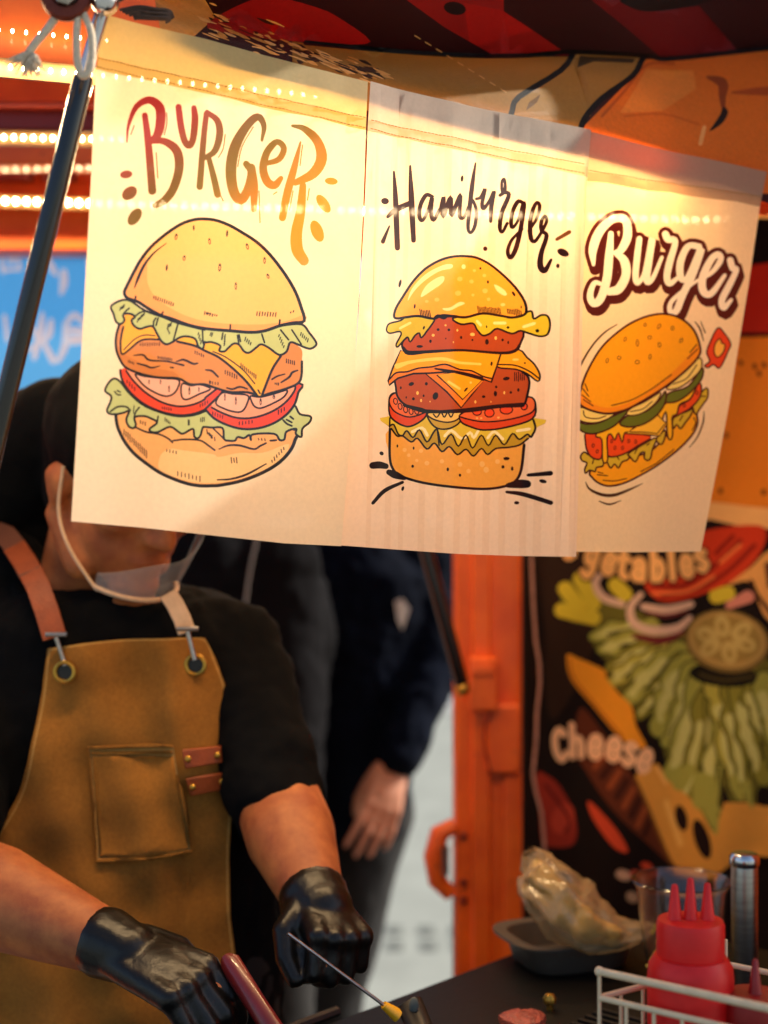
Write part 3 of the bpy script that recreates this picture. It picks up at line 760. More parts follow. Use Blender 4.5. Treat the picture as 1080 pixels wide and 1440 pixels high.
def art_three():
    A = Art(); A.tag = 'lettering'
    BR, WH = (112, 42, 8), (255, 236, 208)
    T = [[(115, 400, 18), (112, 300, 48), (160, 185, 50), (250, 112, 42), (322, 125, 48), (335, 220, 52), (292, 308, 42), (245, 325, 20)],
         [(228, 205, 30), (215, 350, 48), (200, 490, 50), (160, 610, 46), (115, 640, 42), (93, 590, 36), (120, 515, 28), (165, 520, 20)],
         [(250, 325, 20), (312, 370, 50), (327, 460, 52), (280, 548, 52), (215, 568, 40)],
         [(415, 237, 34), (400, 350, 38), (390, 470, 36), (405, 508, 32), (445, 450, 22), (495, 230, 34), (475, 380, 38), (462, 498, 36), (500, 480, 26), (555, 350, 18)],
         [(575, 207, 38), (592, 240, 38), (635, 252, 32), (602, 380, 38), (586, 470, 36), (602, 515, 32), (655, 475, 20)],
         [(775, 287, 34), (712, 284, 34), (667, 380, 38), (667, 475, 36), (705, 480, 26), (790, 292, 38), (742, 450, 38), (682, 580, 38), (642, 685, 36), (606, 688, 28), (612, 630, 24), (680, 562, 20), (762, 500, 16)],
         [(762, 500, 16), (850, 450, 24), (908, 372, 34), (898, 335, 34), (850, 365, 38), (797, 480, 42), (802, 565, 42), (850, 578, 36), (935, 465, 22)],
         [(970, 372, 38), (985, 420, 38), (1010, 432, 32), (962, 530, 38), (917, 618, 38), (928, 668, 34), (977, 618, 20)]]
    for o in ((0, 0), (1.2, 3.2), (2.2, 7)):
        for q in T: A.line(D4, [(x, y, w + 46) for x, y, w in q], 3, BR, sub=4, off=o)
    for q in T: A.line(D4, q, 3, WH, sub=5)
    A.tag = 'burger_print'
    K = (92, 28, 6); YB = (252, 180, 22)
    bot = [(130, 640), (180, 560), (300, 560), (480, 520), (600, 480), (700, 380), (800, 260), (900, 190), (918, 240), (918, 290), (880, 370), (780, 480), (640, 590), (500, 670), (380, 720), (270, 737), (190, 712), (145, 672)]
    A.fill(D6, bot, YB, line=K, lw=2.4)
    A.line(D6, [(525, 632), (640, 570), (760, 470)], 1.2, K); A.line(D6, [(230, 695), (320, 700), (415, 682)], 1.2, K); A.line(D6, [(185, 655), (265, 662)], 1.2, K); A.line(D6, [(190, 635), (228, 645)], 1.2, K)
    A.line(D6, [(895, 240), (908, 280), (885, 330)], 1.2, K)
    LG = (222, 188, 52)
    for q in ([(66, 520), (90, 490), (120, 510), (160, 530), (225, 530), (230, 590), (180, 602), (170, 632), (130, 622), (100, 645), (95, 612), (110, 570), (75, 552)], [(260, 520), (420, 490), (430, 540), (380, 562), (350, 606), (320, 577), (290, 606), (265, 570)],
              [(430, 500), (560, 425), (642, 385), (612, 470), (600, 530), (577, 550), (550, 530), (555, 490), (520, 500), (485, 560), (440, 520)], [(640, 390), (700, 330), (700, 380), (680, 430), (655, 425)], [(755, 320), (758, 240), (850, 195), (892, 175), (870, 230), (840, 272), (805, 320), (780, 290)],
              [(888, 140), (920, 90), (985, 22), (992, 90), (960, 140), (930, 185), (910, 218), (892, 182)]):
        A.fill(D6, q, LG, sub=3, line=K, lw=2.0)
    for q in ([(160, 540), (150, 575)], [(340, 525), (355, 545)], [(500, 460), (480, 500)], [(590, 425), (570, 440)], [(820, 225), (800, 260)], [(950, 85), (975, 85)]): A.line(D6, q, 1.4, K, sub=1)
    TM = (241, 98, 24)
    for q in ([(105, 350), (220, 380), (217, 532), (150, 532), (112, 482), (100, 420)], [(262, 390), (290, 350), (600, 370), (500, 445), (420, 492), (330, 522), (265, 512)], [(755, 235), (800, 150), (870, 105), (905, 5), (942, -5), (942, 80), (882, 162), (800, 215)]):
        A.fill(D6, q, TM, sub=3, line=K, lw=2.0)
    for x, y in ((155, 443), (185, 485), (323, 460), (383, 460), (432, 410), (486, 414), (296, 410), (830, 150), (918, 60)): A.ring(D6, x, y, 8, 13, K, TM, 10, 6)
    A.fill(D6, [(265, 300), (350, 270), (430, 295), (540, 275), (650, 200), (720, 120), (905, 5), (890, 70), (860, 112), (800, 142), (782, 210), (747, 240), (752, 360), (735, 400), (715, 360), (710, 205), (692, 220), (672, 272), (640, 212), (550, 292), (460, 342), (400, 350), (380, 420), (350, 350), (320, 402), (290, 360), (260, 390), (266, 540), (245, 570), (224, 540), (220, 400), (175, 378), (200, 330)], (252, 192, 26), sub=3, line=K, lw=1.9)
    A.fill(D6, [(410, 355), (460, 322), (640, 212), (715, 285), (662, 372), (560, 362)], (252, 198, 60), sub=1, line=K, lw=1.7)
    A.line(D6, [(440, 342), (560, 345), (645, 355), (700, 285)], 1.3, K, sub=1)
    A.fill(D6, [(735, 120), (747, 240), (752, 360), (735, 400), (716, 360), (712, 200)], (252, 192, 26), sub=3)
    A.line(D6, [(747, 240), (752, 360), (735, 400), (716, 360), (712, 215)], 1.7, K)
    GN, PL = (126, 130, 34), (248, 218, 126)
    for lt, gn, z in (([(620, 520), (700, 440), (812, 325), (832, 380), (792, 440), (700, 512)], [(608, 602), (640, 545), (750, 505), (832, 388), (832, 455), (762, 545), (680, 602)], D5),
                      ([(412, 215), (450, 170), (560, 120), (668, 55), (642, 122), (560, 192), (480, 222)], [(360, 282), (430, 222), (560, 195), (660, 112), (702, 45), (702, 125), (642, 222), (540, 288), (430, 307)], D6),
                      ([(45, 240), (55, 165), (200, 200), (340, 185), (280, 242), (180, 277), (90, 272)], [(44, 262), (100, 287), (200, 277), (300, 232), (425, 185), (340, 282), (250, 332), (160, 357), (90, 347), (50, 312)], D6)):
        A.fill(z, gn, GN, line=K, lw=2.0); A.fill(z, lt, PL, line=K, lw=1.7)
    A.line(D6, [(85, 190), (100, 235), (180, 248), (250, 228)], 1.2, K); A.line(D6, [(445, 195), (540, 175), (610, 120)], 1.2, K); A.line(D5, [(660, 490), (740, 455), (800, 370)], 1.2, K)
    bun = [(50, 600), (60, 520), (110, 390), (200, 250), (330, 140), (450, 75), (560, 45), (650, 50), (730, 90), (790, 160), (820, 250), (815, 310), (740, 400), (610, 510), (450, 610), (340, 660), (230, 680), (130, 662), (65, 632)]
    A.fill(D5, bun, YB)
    A.fill(D5, [(50, 600), (62, 560), (150, 625), (260, 640), (420, 592), (560, 500), (700, 370), (812, 240), (815, 310), (740, 400), (610, 510), (450, 610), (340, 660), (230, 680), (130, 662), (65, 632)], (247, 160, 28))
    A.line(D5, bun, 2.6, K, closed=True)
    A.line(D5, [(260, 628), (400, 590), (530, 520), (650, 430)], 1.2, K)
    for x, y, a, b, r in ((485, 112, 8, 11, 10), (574, 122, 8, 16, 25), (656, 134, 8, 12, 0), (352, 205, 8, 14, 20), (435, 228, 8, 22, 0), (515, 193, 11, 11, 0), (577, 240, 8, 15, -10), (707, 213, 8, 14, 25), (229, 343, 8, 15, 15), (311, 324, 12, 11, 0), (435, 350, 14, 12, 0), (518, 316, 7, 15, 5)):
        A.ring(D5, x, y, a, b, K, (252, 180, 40), r, 5)
    for q in ([(85, 490), (102, 535)], [(70, 520), (108, 570)], [(65, 560), (120, 605)], [(75, 590), (135, 630)], [(800, 240), (760, 290)], [(805, 270), (745, 330)]): A.line(D5, q, 1.2, K, sub=1)
    D = (96, 56, 14)
    A.line(D6, [(100, 708, 4), (130, 760, 14), (220, 800, 20), (320, 802, 20), (440, 762, 14), (540, 718, 3)], 3, D); A.line(D6, [(200, 848, 6), (280, 870, 12), (370, 843, 4)], 2, D)
    A.line(D5, [(35, 470, 5), (60, 370, 10), (130, 250, 10), (210, 165, 9), (295, 112, 4)], 2, D); A.line(D5, [(790, 95, 4), (820, 140, 9), (842, 218, 4)], 2, D); A.line(D5, [(825, 95, 4), (852, 165, 7)], 2, D)
    A.line(D6, [(965, 195, 4), (960, 270, 10), (920, 380, 8), (865, 455, 4)], 2, D)
    A.fill(D5, [(932, 135), (975, 170), (1015, 232), (1000, 280), (945, 388), (905, 368), (870, 387), (848, 375), (880, 345), (862, 290), (885, 220)], (236, 92, 36), line=K, lw=1.8)
    A.fill(D5, [(945, 203), (958, 232), (978, 240), (967, 290), (930, 322), (908, 290), (915, 235)], (252, 192, 84), line=K, lw=1.5)
    return A

GLY = {'C': [[(.55, .2), (.35, .02), (.1, .25), (.08, .7), (.3, .98), (.55, .8)]], 'h': [[(.1, 0), (.1, 1)], [(.1, .6), (.3, .42), (.5, .55), (.5, 1)]],
       'e': [[(.08, .7), (.5, .66), (.45, .42), (.25, .36), (.08, .6), (.12, .9), (.35, 1), (.52, .86)]], 's': [[(.5, .45), (.28, .36), (.1, .5), (.3, .66), (.5, .82), (.3, 1), (.08, .9)]],
       'g': [[(.5, .4), (.2, .36), (.08, .6), (.2, .85), (.5, .75)], [(.5, .38), (.5, 1.1), (.3, 1.3), (.08, 1.18)]], 't': [[(.28, .05), (.28, .85), (.5, .98)], [(.08, .38), (.5, .38)]],
       'a': [[(.1, .48), (.3, .36), (.5, .5), (.5, 1)], [(.5, .65), (.2, .68), (.08, .85), (.25, 1), (.5, .88)]], 'b': [[(.1, 0), (.1, 1)], [(.1, .5), (.35, .38), (.52, .68), (.35, 1), (.1, .9)]],
       'l': [[(.25, 0), (.25, 1)]], 'V': [[(.05, 0), (.3, 1), (.55, 0)]]}
def word(A, z, glyphs, col, h, w):
    for ch, x, y, rot in glyphs:
        A.tag = 'letter#%d_%d' % (x, y)
        a = R(rot)
        for st in GLY[ch]:
            A.line(z, [(x + ((u - .3) * .68 * math.cos(a) - (v - .65) * math.sin(a)) * h, y + ((u - .3) * .68 * math.sin(a) + (v - .65) * math.cos(a)) * h) for u, v in st], w, col, sub=4)

def art_tarp():
    A = Art(); A.tag = 'burger_print'
    rnd = random.Random(3)
    A.fill(E1, [(60, 0), (290, 0), (330, 300), (270, 560), (110, 800), (80, 400)], (44, 26, 16))
    # tall bun, tomato and slices of the big burger
    A.fill(ID, [(900, 470), (960, 400), (1060, 372), (1200, 370), (1200, 500), (900, 500)], (178, 40, 20))
    A.fill(ID, [(880, 520), (960, 480), (1060, 474), (1220, 478), (1220, 750), (1085, 742), (1000, 728), (900, 690)], (226, 128, 30))
    A.fill(ID, [(980, 705), (1085, 715), (1220, 720), (1220, 750), (1085, 744), (990, 730)], (236, 176, 104))
    for x, y in ((1062, 515), (1068, 525), (1075, 513), (1042, 510), (1022, 612), (1015, 690), (1074, 692)): A.dot(ID, x, y, 3.2, 4.5, (90, 46, 16))
    A.line(ID, [(1000, 735), (1085, 752), (1200, 756)], 8, (30, 12, 8)); A.line(ID, [(960, 478), (1060, 470), (1200, 474)], 5, (40, 12, 8))
    GB, GL, GD, GY = (158, 156, 66), (196, 192, 110), (58, 56, 20), (206, 184, 50)
    leaf = px(E1, [(150, 310), (165, 210), (235, 160), (300, 220), (450, 290), (700, 420), (1090, 540), (1250, 900)]) + px(E2, [(1250, 500), (1050, 450), (1025, 550), (960, 450), (930, 560), (880, 440), (862, 660), (800, 580), (760, 520), (700, 460), (640, 420), (640, 340), (620, 270), (580, 190), (600, 120)]) + px(E1, [(560, 780), (500, 780), (450, 700), (370, 640), (380, 560), (320, 500), (290, 430), (300, 380), (200, 360)])
    A.fill(ID, leaf, (104, 98, 34))
    for q in ([(170, 215), (240, 300)], [(240, 170), (300, 280)], [(155, 310), (300, 345)], [(400, 200), (440, 240)], [(850, 250), (900, 235)]): A.line(E1, q, 19, GY, sub=1)
    for q, w in (([(300, 430, 30), (420, 400, 60), (560, 380, 40)], 12), ([(330, 490, 30), (470, 450, 70), (640, 420, 40)], 12), ([(380, 570, 30), (520, 500, 60), (680, 470, 40)], 12), ([(380, 640, 30), (480, 570, 66), (640, 490, 50)], 12),
                 ([(470, 700, 40), (560, 600, 80), (680, 500, 60)], 12), ([(510, 780, 20), (590, 690, 50), (680, 540, 60)], 12), ([(600, 830, 60), (660, 680, 90), (720, 540, 70)], 12), ([(640, 900, 40), (720, 760, 80), (750, 600, 70)], 12),
                 ([(660, 1040, 70), (740, 880, 90), (790, 640, 80)], 12), ([(700, 1180, 30), (760, 1000, 70), (820, 700, 60)], 12), ([(800, 1190, 60), (820, 960, 40), (840, 680, 50)], 12), ([(860, 1300, 30), (830, 1120, 50), (870, 760, 50)], 12),
                 ([(960, 1120, 50), (920, 900, 80), (880, 660, 90)], 12), ([(1000, 1190, 20), (960, 960, 60), (930, 680, 70)], 12), ([(1060, 1060, 40), (1010, 860, 80), (960, 650, 70)], 12), ([(1080, 880, 40), (1030, 760, 60), (1000, 640, 50)], 12), ([(1180, 1000, 60), (1110, 800, 80), (1060, 620, 60)], 12)):
        cc = crom([np.array(p, float) for p in q], False, 5)
        ww = [p[2] * rnd.uniform(1.0, 1.75) for p in cc]
        jx = [rnd.uniform(-9, 9) for p in cc]
        col = rnd.choice([GB, GB, (172, 164, 66), (136, 130, 46)])
        A.line(E1, [(p[0] + o, p[1], u * 1.05 + 11) for p, u, o in zip(cc, ww, jx)], w, GD, sub=3)
        A.line(E1, [(p[0] + o, p[1], u) for p, u, o in zip(cc, ww, jx)], w, col, sub=3)
        A.line(E1, [(p[0] - u * .2 + o, p[1] + 3, u * rnd.uniform(.25, .5)) for p, u, o in zip(cc[1:-2], ww[1:-2], jx[1:-2])], w, GL, sub=3)
        A.line(E1, [(p[0] + u * .28 + o, p[1] + 3, u * rnd.uniform(.08, .2)) for p, u, o in zip(cc[2:-3], ww[2:-3], jx[2:-3])], w, GD, sub=3)
    ON, PU = (214, 176, 150), (112, 40, 40)
    A.line(E1, [(480, 425, 20), (600, 445, 34), (700, 410, 14)], 8, PU)
    A.line(E1, [(345, 140, 20), (308, 190, 28), (345, 255, 32), (430, 285, 26)], 8, ON); A.line(E1, [(510, 240, 20), (465, 300, 28), (480, 370, 34), (560, 400, 36), (670, 390, 34), (730, 345, 20)], 8, ON); A.line(E1, [(520, 295, 26), (620, 308, 34), (735, 285, 26)], 8, ON)
    A.line(E1, [(530, 320, 8), (620, 335, 14), (720, 315, 8)], 8, PU); A.line(E1, [(905, 290, 30), (985, 250, 50)], 8, (206, 130, 110))
    A.fill(E1, [(900, 200), (1000, 120), (1090, 40), (1250, 20), (1250, 380), (1080, 360), (1020, 250), (985, 180)], (226, 160, 84))
    A.line(E1, [(1000, 180), (1030, 250), (1100, 340)], 5, (60, 30, 15)); A.line(E1, [(1075, 110), (1085, 200)], 9, (90, 45, 30))
    A.fill(E1, [(760, -20), (900, -60), (1060, -60), (1045, 50), (930, 175), (770, 245), (620, 272), (550, 238), (530, 175), (640, 160), (760, 90)], (200, 56, 24))
    for q in ([(560, 200), (700, 200), (850, 110), (960, 0)], [(600, 250), (760, 220), (900, 140), (1020, 20)], [(850, 60), (930, -20)]): A.line(E1, q, 5, (128, 26, 14))
    for q in ([(560, 235), (720, 225), (840, 160)], [(870, 100), (960, 20)]): A.line(E1, q, 4, (236, 120, 60))
    A.dot(E1, 880, 600, 150, 55, (26, 22, 12), 4, 20)
    A.dot(E1, 895, 450, 190, 140, (120, 96, 46), 10, 28); A.dot(E1, 895, 445, 172, 124, (176, 142, 76), 10, 28); A.dot(E1, 895, 440, 148, 102, (150, 122, 58), 10, 28)
    for k in range(6):
        a = k * 60 + 20
        A.dot(E1, 890 + 85 * math.cos(R(a)), 440 + 58 * math.sin(R(a)), 52, 34, (190, 164, 92), a, 14)
        A.dot(E1, 890 + 95 * math.cos(R(a)), 445 + 62 * math.sin(R(a)), 22, 13, (160, 132, 66), a, 10)
    A.line(E1, [(780, 600), (880, 625), (1010, 605)], 4, (70, 58, 26))
    # cheese
    CY, CO = (232, 150, 36), (216, 152, 62)
    A.fill(E2, [(270, 110), (380, 240), (480, 390), (560, 560), (665, 780), (560, 700), (400, 545), (300, 400), (245, 290)], (92, 42, 22))
    for k in range(9):
        t = k / 8
        A.line(E2, [(300 + 240 * t, 330 + 330 * t), (350 + 230 * t, 270 + 300 * t)], 6, (146, 72, 36) if k % 2 else (52, 22, 14), sub=1)
    A.fill(E1, [(178, 520), (195, 508), (230, 525), (350, 580), (362, 620), (420, 690), (470, 740), (490, 830), (535, 925), (430, 890), (300, 740), (200, 620)], CY, sub=3)
    A.line(E1, [(190, 530), (215, 620), (310, 735), (430, 880)], 3, (180, 100, 24))
    A.fill(E2, [(498, 405), (600, 350), (640, 420), (720, 480), (790, 560), (850, 660), (885, 515), (1080, 540), (1250, 560), (1250, 760), (980, 745), (865, 820), (720, 812), (660, 780), (560, 545)], CO, sub=2)
    A.line(E2, [(500, 410), (560, 545), (660, 780), (720, 812)], 4, (120, 74, 26)); A.line(E2, [(600, 370), (640, 440)], 4, (238, 182, 96)); A.line(E2, [(640, 520), (700, 700)], 7, (232, 176, 86))
    A.dot(E2, 705, 588, 26, 57, (30, 14, 10), -12, 16); A.dot(E2, 790, 675, 32, 88, (30, 14, 10), -16, 16)
    for q in ([(700, 440, 60), (740, 380, 50)], [(780, 520, 50), (790, 420, 60)], [(850, 640, 12), (830, 560, 50), (820, 430, 60)], [(950, 500, 14), (930, 420, 40)], [(1010, 540, 10), (980, 440, 40)]): A.line(E2, q, 9, GB, sub=3)
    A.fill(E2, [(298, 520), (330, 535), (420, 635), (468, 720), (440, 728), (390, 690), (320, 590)], (204, 72, 40))
    A.fill(E2, [(72, 395), (120, 400), (185, 460), (248, 600), (238, 700), (160, 715), (100, 690), (85, 560)], (142, 44, 30)); A.dot(E2, 190, 590, 50, 70, (172, 60, 40), 20, 16); A.line(E2, [(110, 440), (170, 520), (220, 600), (200, 650)], 4, (100, 26, 20))
    for x, y, a, b, c, r in ((450, 830, 38, 24, (196, 160, 130), 20), (500, 825, 25, 16, (180, 80, 60), 0), (490, 930, 32, 24, (170, 140, 110), 40), (553, 795, 30, 16, (200, 70, 40), 25), (560, 1020, 30, 30, (150, 120, 90), 0)): A.dot(E2, x, y, a, b, c, r, 8)
    A.tag = 'lettering'
    CR = (238, 186, 140)
    VG = [('V', 110, -45, 26), ('e', 200, 30, 22), ('g', 292, 76, 18), ('e', 372, 100, 13), ('t', 434, 118, 8), ('a', 502, 126, 4), ('b', 584, 126, 0), ('l', 652, 122, -4), ('e', 714, 110, -9), ('s', 784, 86, -14)]
    word(A, E1, VG, (40, 20, 12), 135, 14)
    word(A, E1, VG, (240, 180, 108), 135, 8.5)
    word(A, E1, [('C', 155, 935, -8), ('h', 228, 918, -2), ('e', 312, 922, 3), ('e', 392, 930, 7), ('s', 462, 950, 12), ('e', 530, 980, 18)], CR, 142, 8.5)
    return A

def art_canopy():
    A = Art(); A.tag = 'canopy_print'
    rnd = random.Random(5)
    A.fill(ID, [(200, -60), (250, -50), (300, 20), (290, 36), (250, 60), (150, 60)], (222, 158, 76))
    A.fill(E5, [(100, 95), (160, 40), (300, -10), (470, 25), (560, 70), (650, 140), (560, 150), (430, 142), (280, 128)], (176, 28, 20), sub=3)
    A.fill(E5, [(745, -20), (1100, -40), (1100, 185), (1040, 172), (900, 92)], (166, 24, 20), sub=1)
    A.fill(E6, [(-20, 10), (120, 38), (230, 110), (360, 200), (90, 200), (0, 150)], (186, 28, 20), sub=1)
    A.fill(E6, [(430, -10), (570, -10), (640, 42), (830, 22), (975, 188), (690, 205), (560, 95)], (132, 14, 22), sub=1)
    A.fill(E6, [(565, -10), (580, 25), (660, 42), (820, 18), (900, -20)], (20, 8, 8)); A.dot(E5, 935, 28, 38, 22, (40, 8, 10), 10, 14)
    A.fill(E6, [(-640, 150), (-300, 190), (0, 205), (370, 205), (440, 420), (-640, 420)], (172, 122, 48), sub=1)
    A.fill(E6, [(640, 215), (850, 195), (1100, 180), (1250, 175), (1250, 700), (300, 700), (420, 450), (560, 310)], (236, 130, 34), sub=1)
    A.fill(E6, [(640, 250), (810, 255), (820, 320), (700, 400), (545, 408), (600, 320)], (243, 152, 60), sub=1)
    A.line(E6, [(480, 420), (560, 330), (640, 235), (740, 230)], 3.5, (206, 100, 26)); A.line(E6, [(560, 420), (700, 412), (830, 450)], 3, (222, 112, 24))
    A.line(E6, [(860, 278, 8), (915, 300, 34), (915, 350, 22), (918, 385, 14)], 5, (168, 78, 26)); A.fill(E6, [(918, 385), (936, 405), (915, 445), (868, 475), (890, 440), (908, 410)], (20, 10, 8)); A.line(E6, [(950, 335, 6), (1050, 330, 26), (1250, 325, 30)], 5, (196, 92, 30))
    A.line(E6, [(850, 460), (835, 520)], 5, (250, 186, 110), sub=1)
    A.fill(E6, [(390, 190), (620, 200), (590, 265), (480, 350), (400, 470), (150, 430), (180, 360), (320, 265)], (178, 132, 62), sub=1)
    A.fill(E6, [(400, 200), (440, 205), (600, 212), (590, 228), (450, 222), (390, 245)], (74, 50, 22), sub=1); A.fill(E6, [(258, 340), (245, 370), (205, 400), (215, 370)], (122, 82, 30), sub=1)
    BK = (18, 10, 8)
    A.line(E6, [(380, 188), (330, 255), (180, 350), (155, 400), (140, 460)], 7, BK, sub=3); A.line(E6, [(630, 205), (590, 275), (480, 355), (415, 430), (395, 500)], 7, BK, sub=3)
    A.line(ID, [(430, 60), (560, 72), (660, 78), (740, 78), (805, 73), (905, 78), (935, 83), (1000, 77), (1090, 67), (1200, 60)], 6, BK)
    for i in range(150):
        x = rnd.uniform(90, 700); y = 95 + (x - 100) * 0.27 + rnd.gauss(0, 1) * (34 if x < 350 else 16)
        l = rnd.uniform(6, 34)
        A.line(E5, [(x - l, y - l * .42), (x, y + rnd.uniform(-3, 3), rnd.uniform(3, 11)), (x + l, y + l * .38)], .8, rnd.choice([(236, 176, 96), (214, 150, 70), (240, 190, 120), (60, 24, 14), (84, 40, 18)]), sub=2)
    for i in range(9):
        t = i / 8
        A.line(E5, [(800 + 290 * t, 120 + 180 * t), (818 + 290 * t, 131 + 180 * t)], 1.1, (226, 176, 110), sub=1)
    return A
# ---------------------------------------------------------------- materials
M_orange = mat('orange_paint', (240, 110, 16), 0.5, rgb2=(214, 82, 8), scale=7, bump=0.08, bscale=60, coat=0.15)
_n, _l = M_orange.node_tree.nodes, M_orange.node_tree.links       # chips and grime in the orange paint
_bs = _n['Principled BSDF']; _src = _bs.inputs['Base Color'].links[0].from_socket
_tc = _n.new('ShaderNodeTexCoord'); _nz = _n.new('ShaderNodeTexNoise'); _nz.inputs['Scale'].default_value = 38; _nz.inputs['Detail'].default_value = 8; _nz.inputs['Roughness'].default_value = .7
_l.new(_tc.outputs['Object'], _nz.inputs['Vector'])
_mr = _n.new('ShaderNodeMapRange'); _mr.inputs['From Min'].default_value = .62; _mr.inputs['From Max'].default_value = .70; _mr.inputs['To Max'].default_value = .75
_l.new(_nz.outputs['Fac'], _mr.inputs['Value'])
_mx = _n.new('ShaderNodeMix'); _mx.data_type = 'RGBA'; _l.new(_mr.outputs[0], _mx.inputs[0]); _l.new(_src, _mx.inputs[6]); _mx.inputs[7].default_value = (.09, .03, .012, 1)
_l.new(_mx.outputs[2], _bs.inputs['Base Color'])
M_dred = mat('dark_red_paint', (120, 24, 14), 0.4, var=0.25, scale=12)
M_black = mat('black_rubber', (14, 14, 15), 0.45, var=0.4, scale=60)
M_blackgloss = mat('black_enamel', (10, 10, 11), 0.2, var=0.3, scale=30, coat=0.4)
M_chrome = mat('chrome', (200, 202, 206), 0.18, metal=1.0, var=0.1)
M_steel = mat('brushed_steel', (176, 172, 164), 0.32, metal=1.0, var=0.25, scale=30, stretch=(1, 1, 12))
M_brass = mat('brass', (206, 160, 70), 0.35, metal=1.0, var=0.2)
M_rust = mat('rust_red_washer', (124, 52, 34), 0.5, metal=0.5, var=0.4, scale=80)
M_rope = mat('cotton_rope', (226, 206, 178), 0.9, var=0.25, scale=300, bump=0.6, bscale=500)
M_skin = mat('skin', (180, 106, 54), 0.6, rgb2=(146, 74, 36), scale=30, bump=0.06, bscale=350)
M_skin2 = mat('pale_skin', (192, 134, 106), 0.5, var=0.14, scale=30)
M_shirt = mat('black_cotton', (12, 12, 14), 1.0, var=0.3, scale=25, bump=0.2, bscale=500, spec=0.12)
M_hair = mat('black_cloth_cap', (7, 7, 8), 0.95, var=0.3, scale=60, spec=0.15, bump=0.2, bscale=400)
M_trous = mat('dark_trousers', (10, 10, 12), 0.9, var=0.3, scale=20)
M_trous2 = mat('slate_trousers', (15, 16, 20), 0.9, var=0.3, scale=20)
M_navy = mat('navy_jacket', (5, 12, 27), 1.0, var=0.35, scale=5, bump=0.1, bscale=40, spec=0.08)
M_hood = mat('charcoal_hoodie', (16, 16, 19), 1.0, var=0.3, scale=6, bump=0.1, bscale=60, spec=0.08)
M_glove = mat('black_nitrile', (6, 5, 5), 0.36, var=0.3, scale=60, bump=0.25, bscale=70, spec=0.38)
M_leather = mat('tan_leather', (148, 66, 18), 0.5, var=0.25, scale=60, bump=0.2, bscale=300)
M_leather2 = mat('pale_leather', (206, 172, 140), 0.55, var=0.2, scale=60)
M_thread = mat('gold_thread', (196, 150, 74), 0.8, var=0.2)
M_shoe = mat('shoe_leather', (24, 20, 18), 0.4)
M_redplastic = mat('red_squeeze_plastic', (246, 44, 42), 0.4, rgb2=(226, 28, 28), scale=22, bump=.08, bscale=60, transl=0.3, spec=0.5)
M_redplastic2 = mat('dark_red_squeeze_plastic', (150, 18, 18), 0.4, var=0.1, scale=30)
M_wire = mat('cream_coated_wire', (242, 216, 174), 0.45, var=0.12, scale=60)
M_griddle = mat('seasoned_griddle', (15, 12, 10), 0.5, var=0.5, scale=14, bump=0.1, bscale=70, spec=0.2)
M_meat = mat('raw_patty', (176, 86, 70), 0.45, rgb2=(120, 50, 40), scale=110, bump=0.9, bscale=200)
M_maroon = mat('maroon_handle', (112, 20, 20), 0.35, var=0.2, coat=0.3)
M_yellow = mat('yellow_plastic', (240, 176, 30), 0.4, var=0.1)
M_clear = mat('clear_plastic', (250, 250, 250), 0.12, trans=1.0, var=0.0)
M_tub = mat('grey_plastic_tub', (78, 72, 64), 0.5, var=0.15)
M_bag = mat('crinkled_polythene', (192, 160, 112), 0.16, var=0.2, scale=30, bump=0.5, bscale=26, spec=0.9, alpha=0.5)
M_leafy = mat('shredded_cabbage', (220, 196, 96), 0.6, rgb2=(180, 150, 60), scale=60)
M_pave = mat('pavement_concrete', (136, 140, 132), 0.9, var=0.2, scale=3.5, bump=0.3, bscale=80)
M_kerb = mat('kerb_stone', (150, 150, 144), 0.9, var=0.25, scale=8)
M_road = mat('road_surface', (150, 152, 150), 0.92, var=0.18, scale=2.0, bump=0.3, bscale=60)
M_slot = mat('drain_slot_dark', (88, 92, 86), 0.9)
M_eye = mat('eye', (30, 22, 18), 0.2)
M_bluesheet = mat('blue_vinyl_sheet', (74, 162, 226), 0.4, var=0.12, scale=3, transl=0.6)
M_led = bpy.data.materials.new('led_glow'); M_led.use_nodes = True
_b = M_led.node_tree.nodes['Principled BSDF']
_b.inputs['Base Color'].default_value = (1, .9, .7, 1)
_b.inputs['Emission Color'].default_value = (1.0, 0.74, 0.40, 1)
_b.inputs['Emission Strength'].default_value = 20.0
M_led_hot = M_led.copy(); M_led_hot.node_tree.nodes['Principled BSDF'].inputs['Emission Strength'].default_value = 30.0
M_tape = mat('led_tape', (150, 112, 64), 0.5, var=0.1)
PM_banner = print_mat('printed_banner_cloth', rough=0.55, transl=0.45, transp=0.035, weave=5200, bump=0.35, spec=0.35, mottling=0.05)
PM_tarp = print_mat('printed_tarpaulin', rough=0.75, transl=0.05, transp=0.0, weave=3000, bump=0.2, spec=0.12, mottling=0.12)
PM_canopy = print_mat('printed_canopy_cloth', rough=0.45, transl=0.25, transp=0.0, weave=3600, bump=0.6, spec=0.45, mottling=0.15)
PM_apron = print_mat('waxed_canvas', rough=0.8, transl=0.0, transp=0.0, weave=4200, bump=0.6, spec=0.25, mottling=0.22, blotch=0.2)

for m_ in (M_skin, M_skin2):
    m_.node_tree.nodes['Principled BSDF'].inputs['Subsurface Weight'].default_value = 0.12
    m_.node_tree.nodes['Principled BSDF'].inputs['Subsurface Scale'].default_value = 0.01
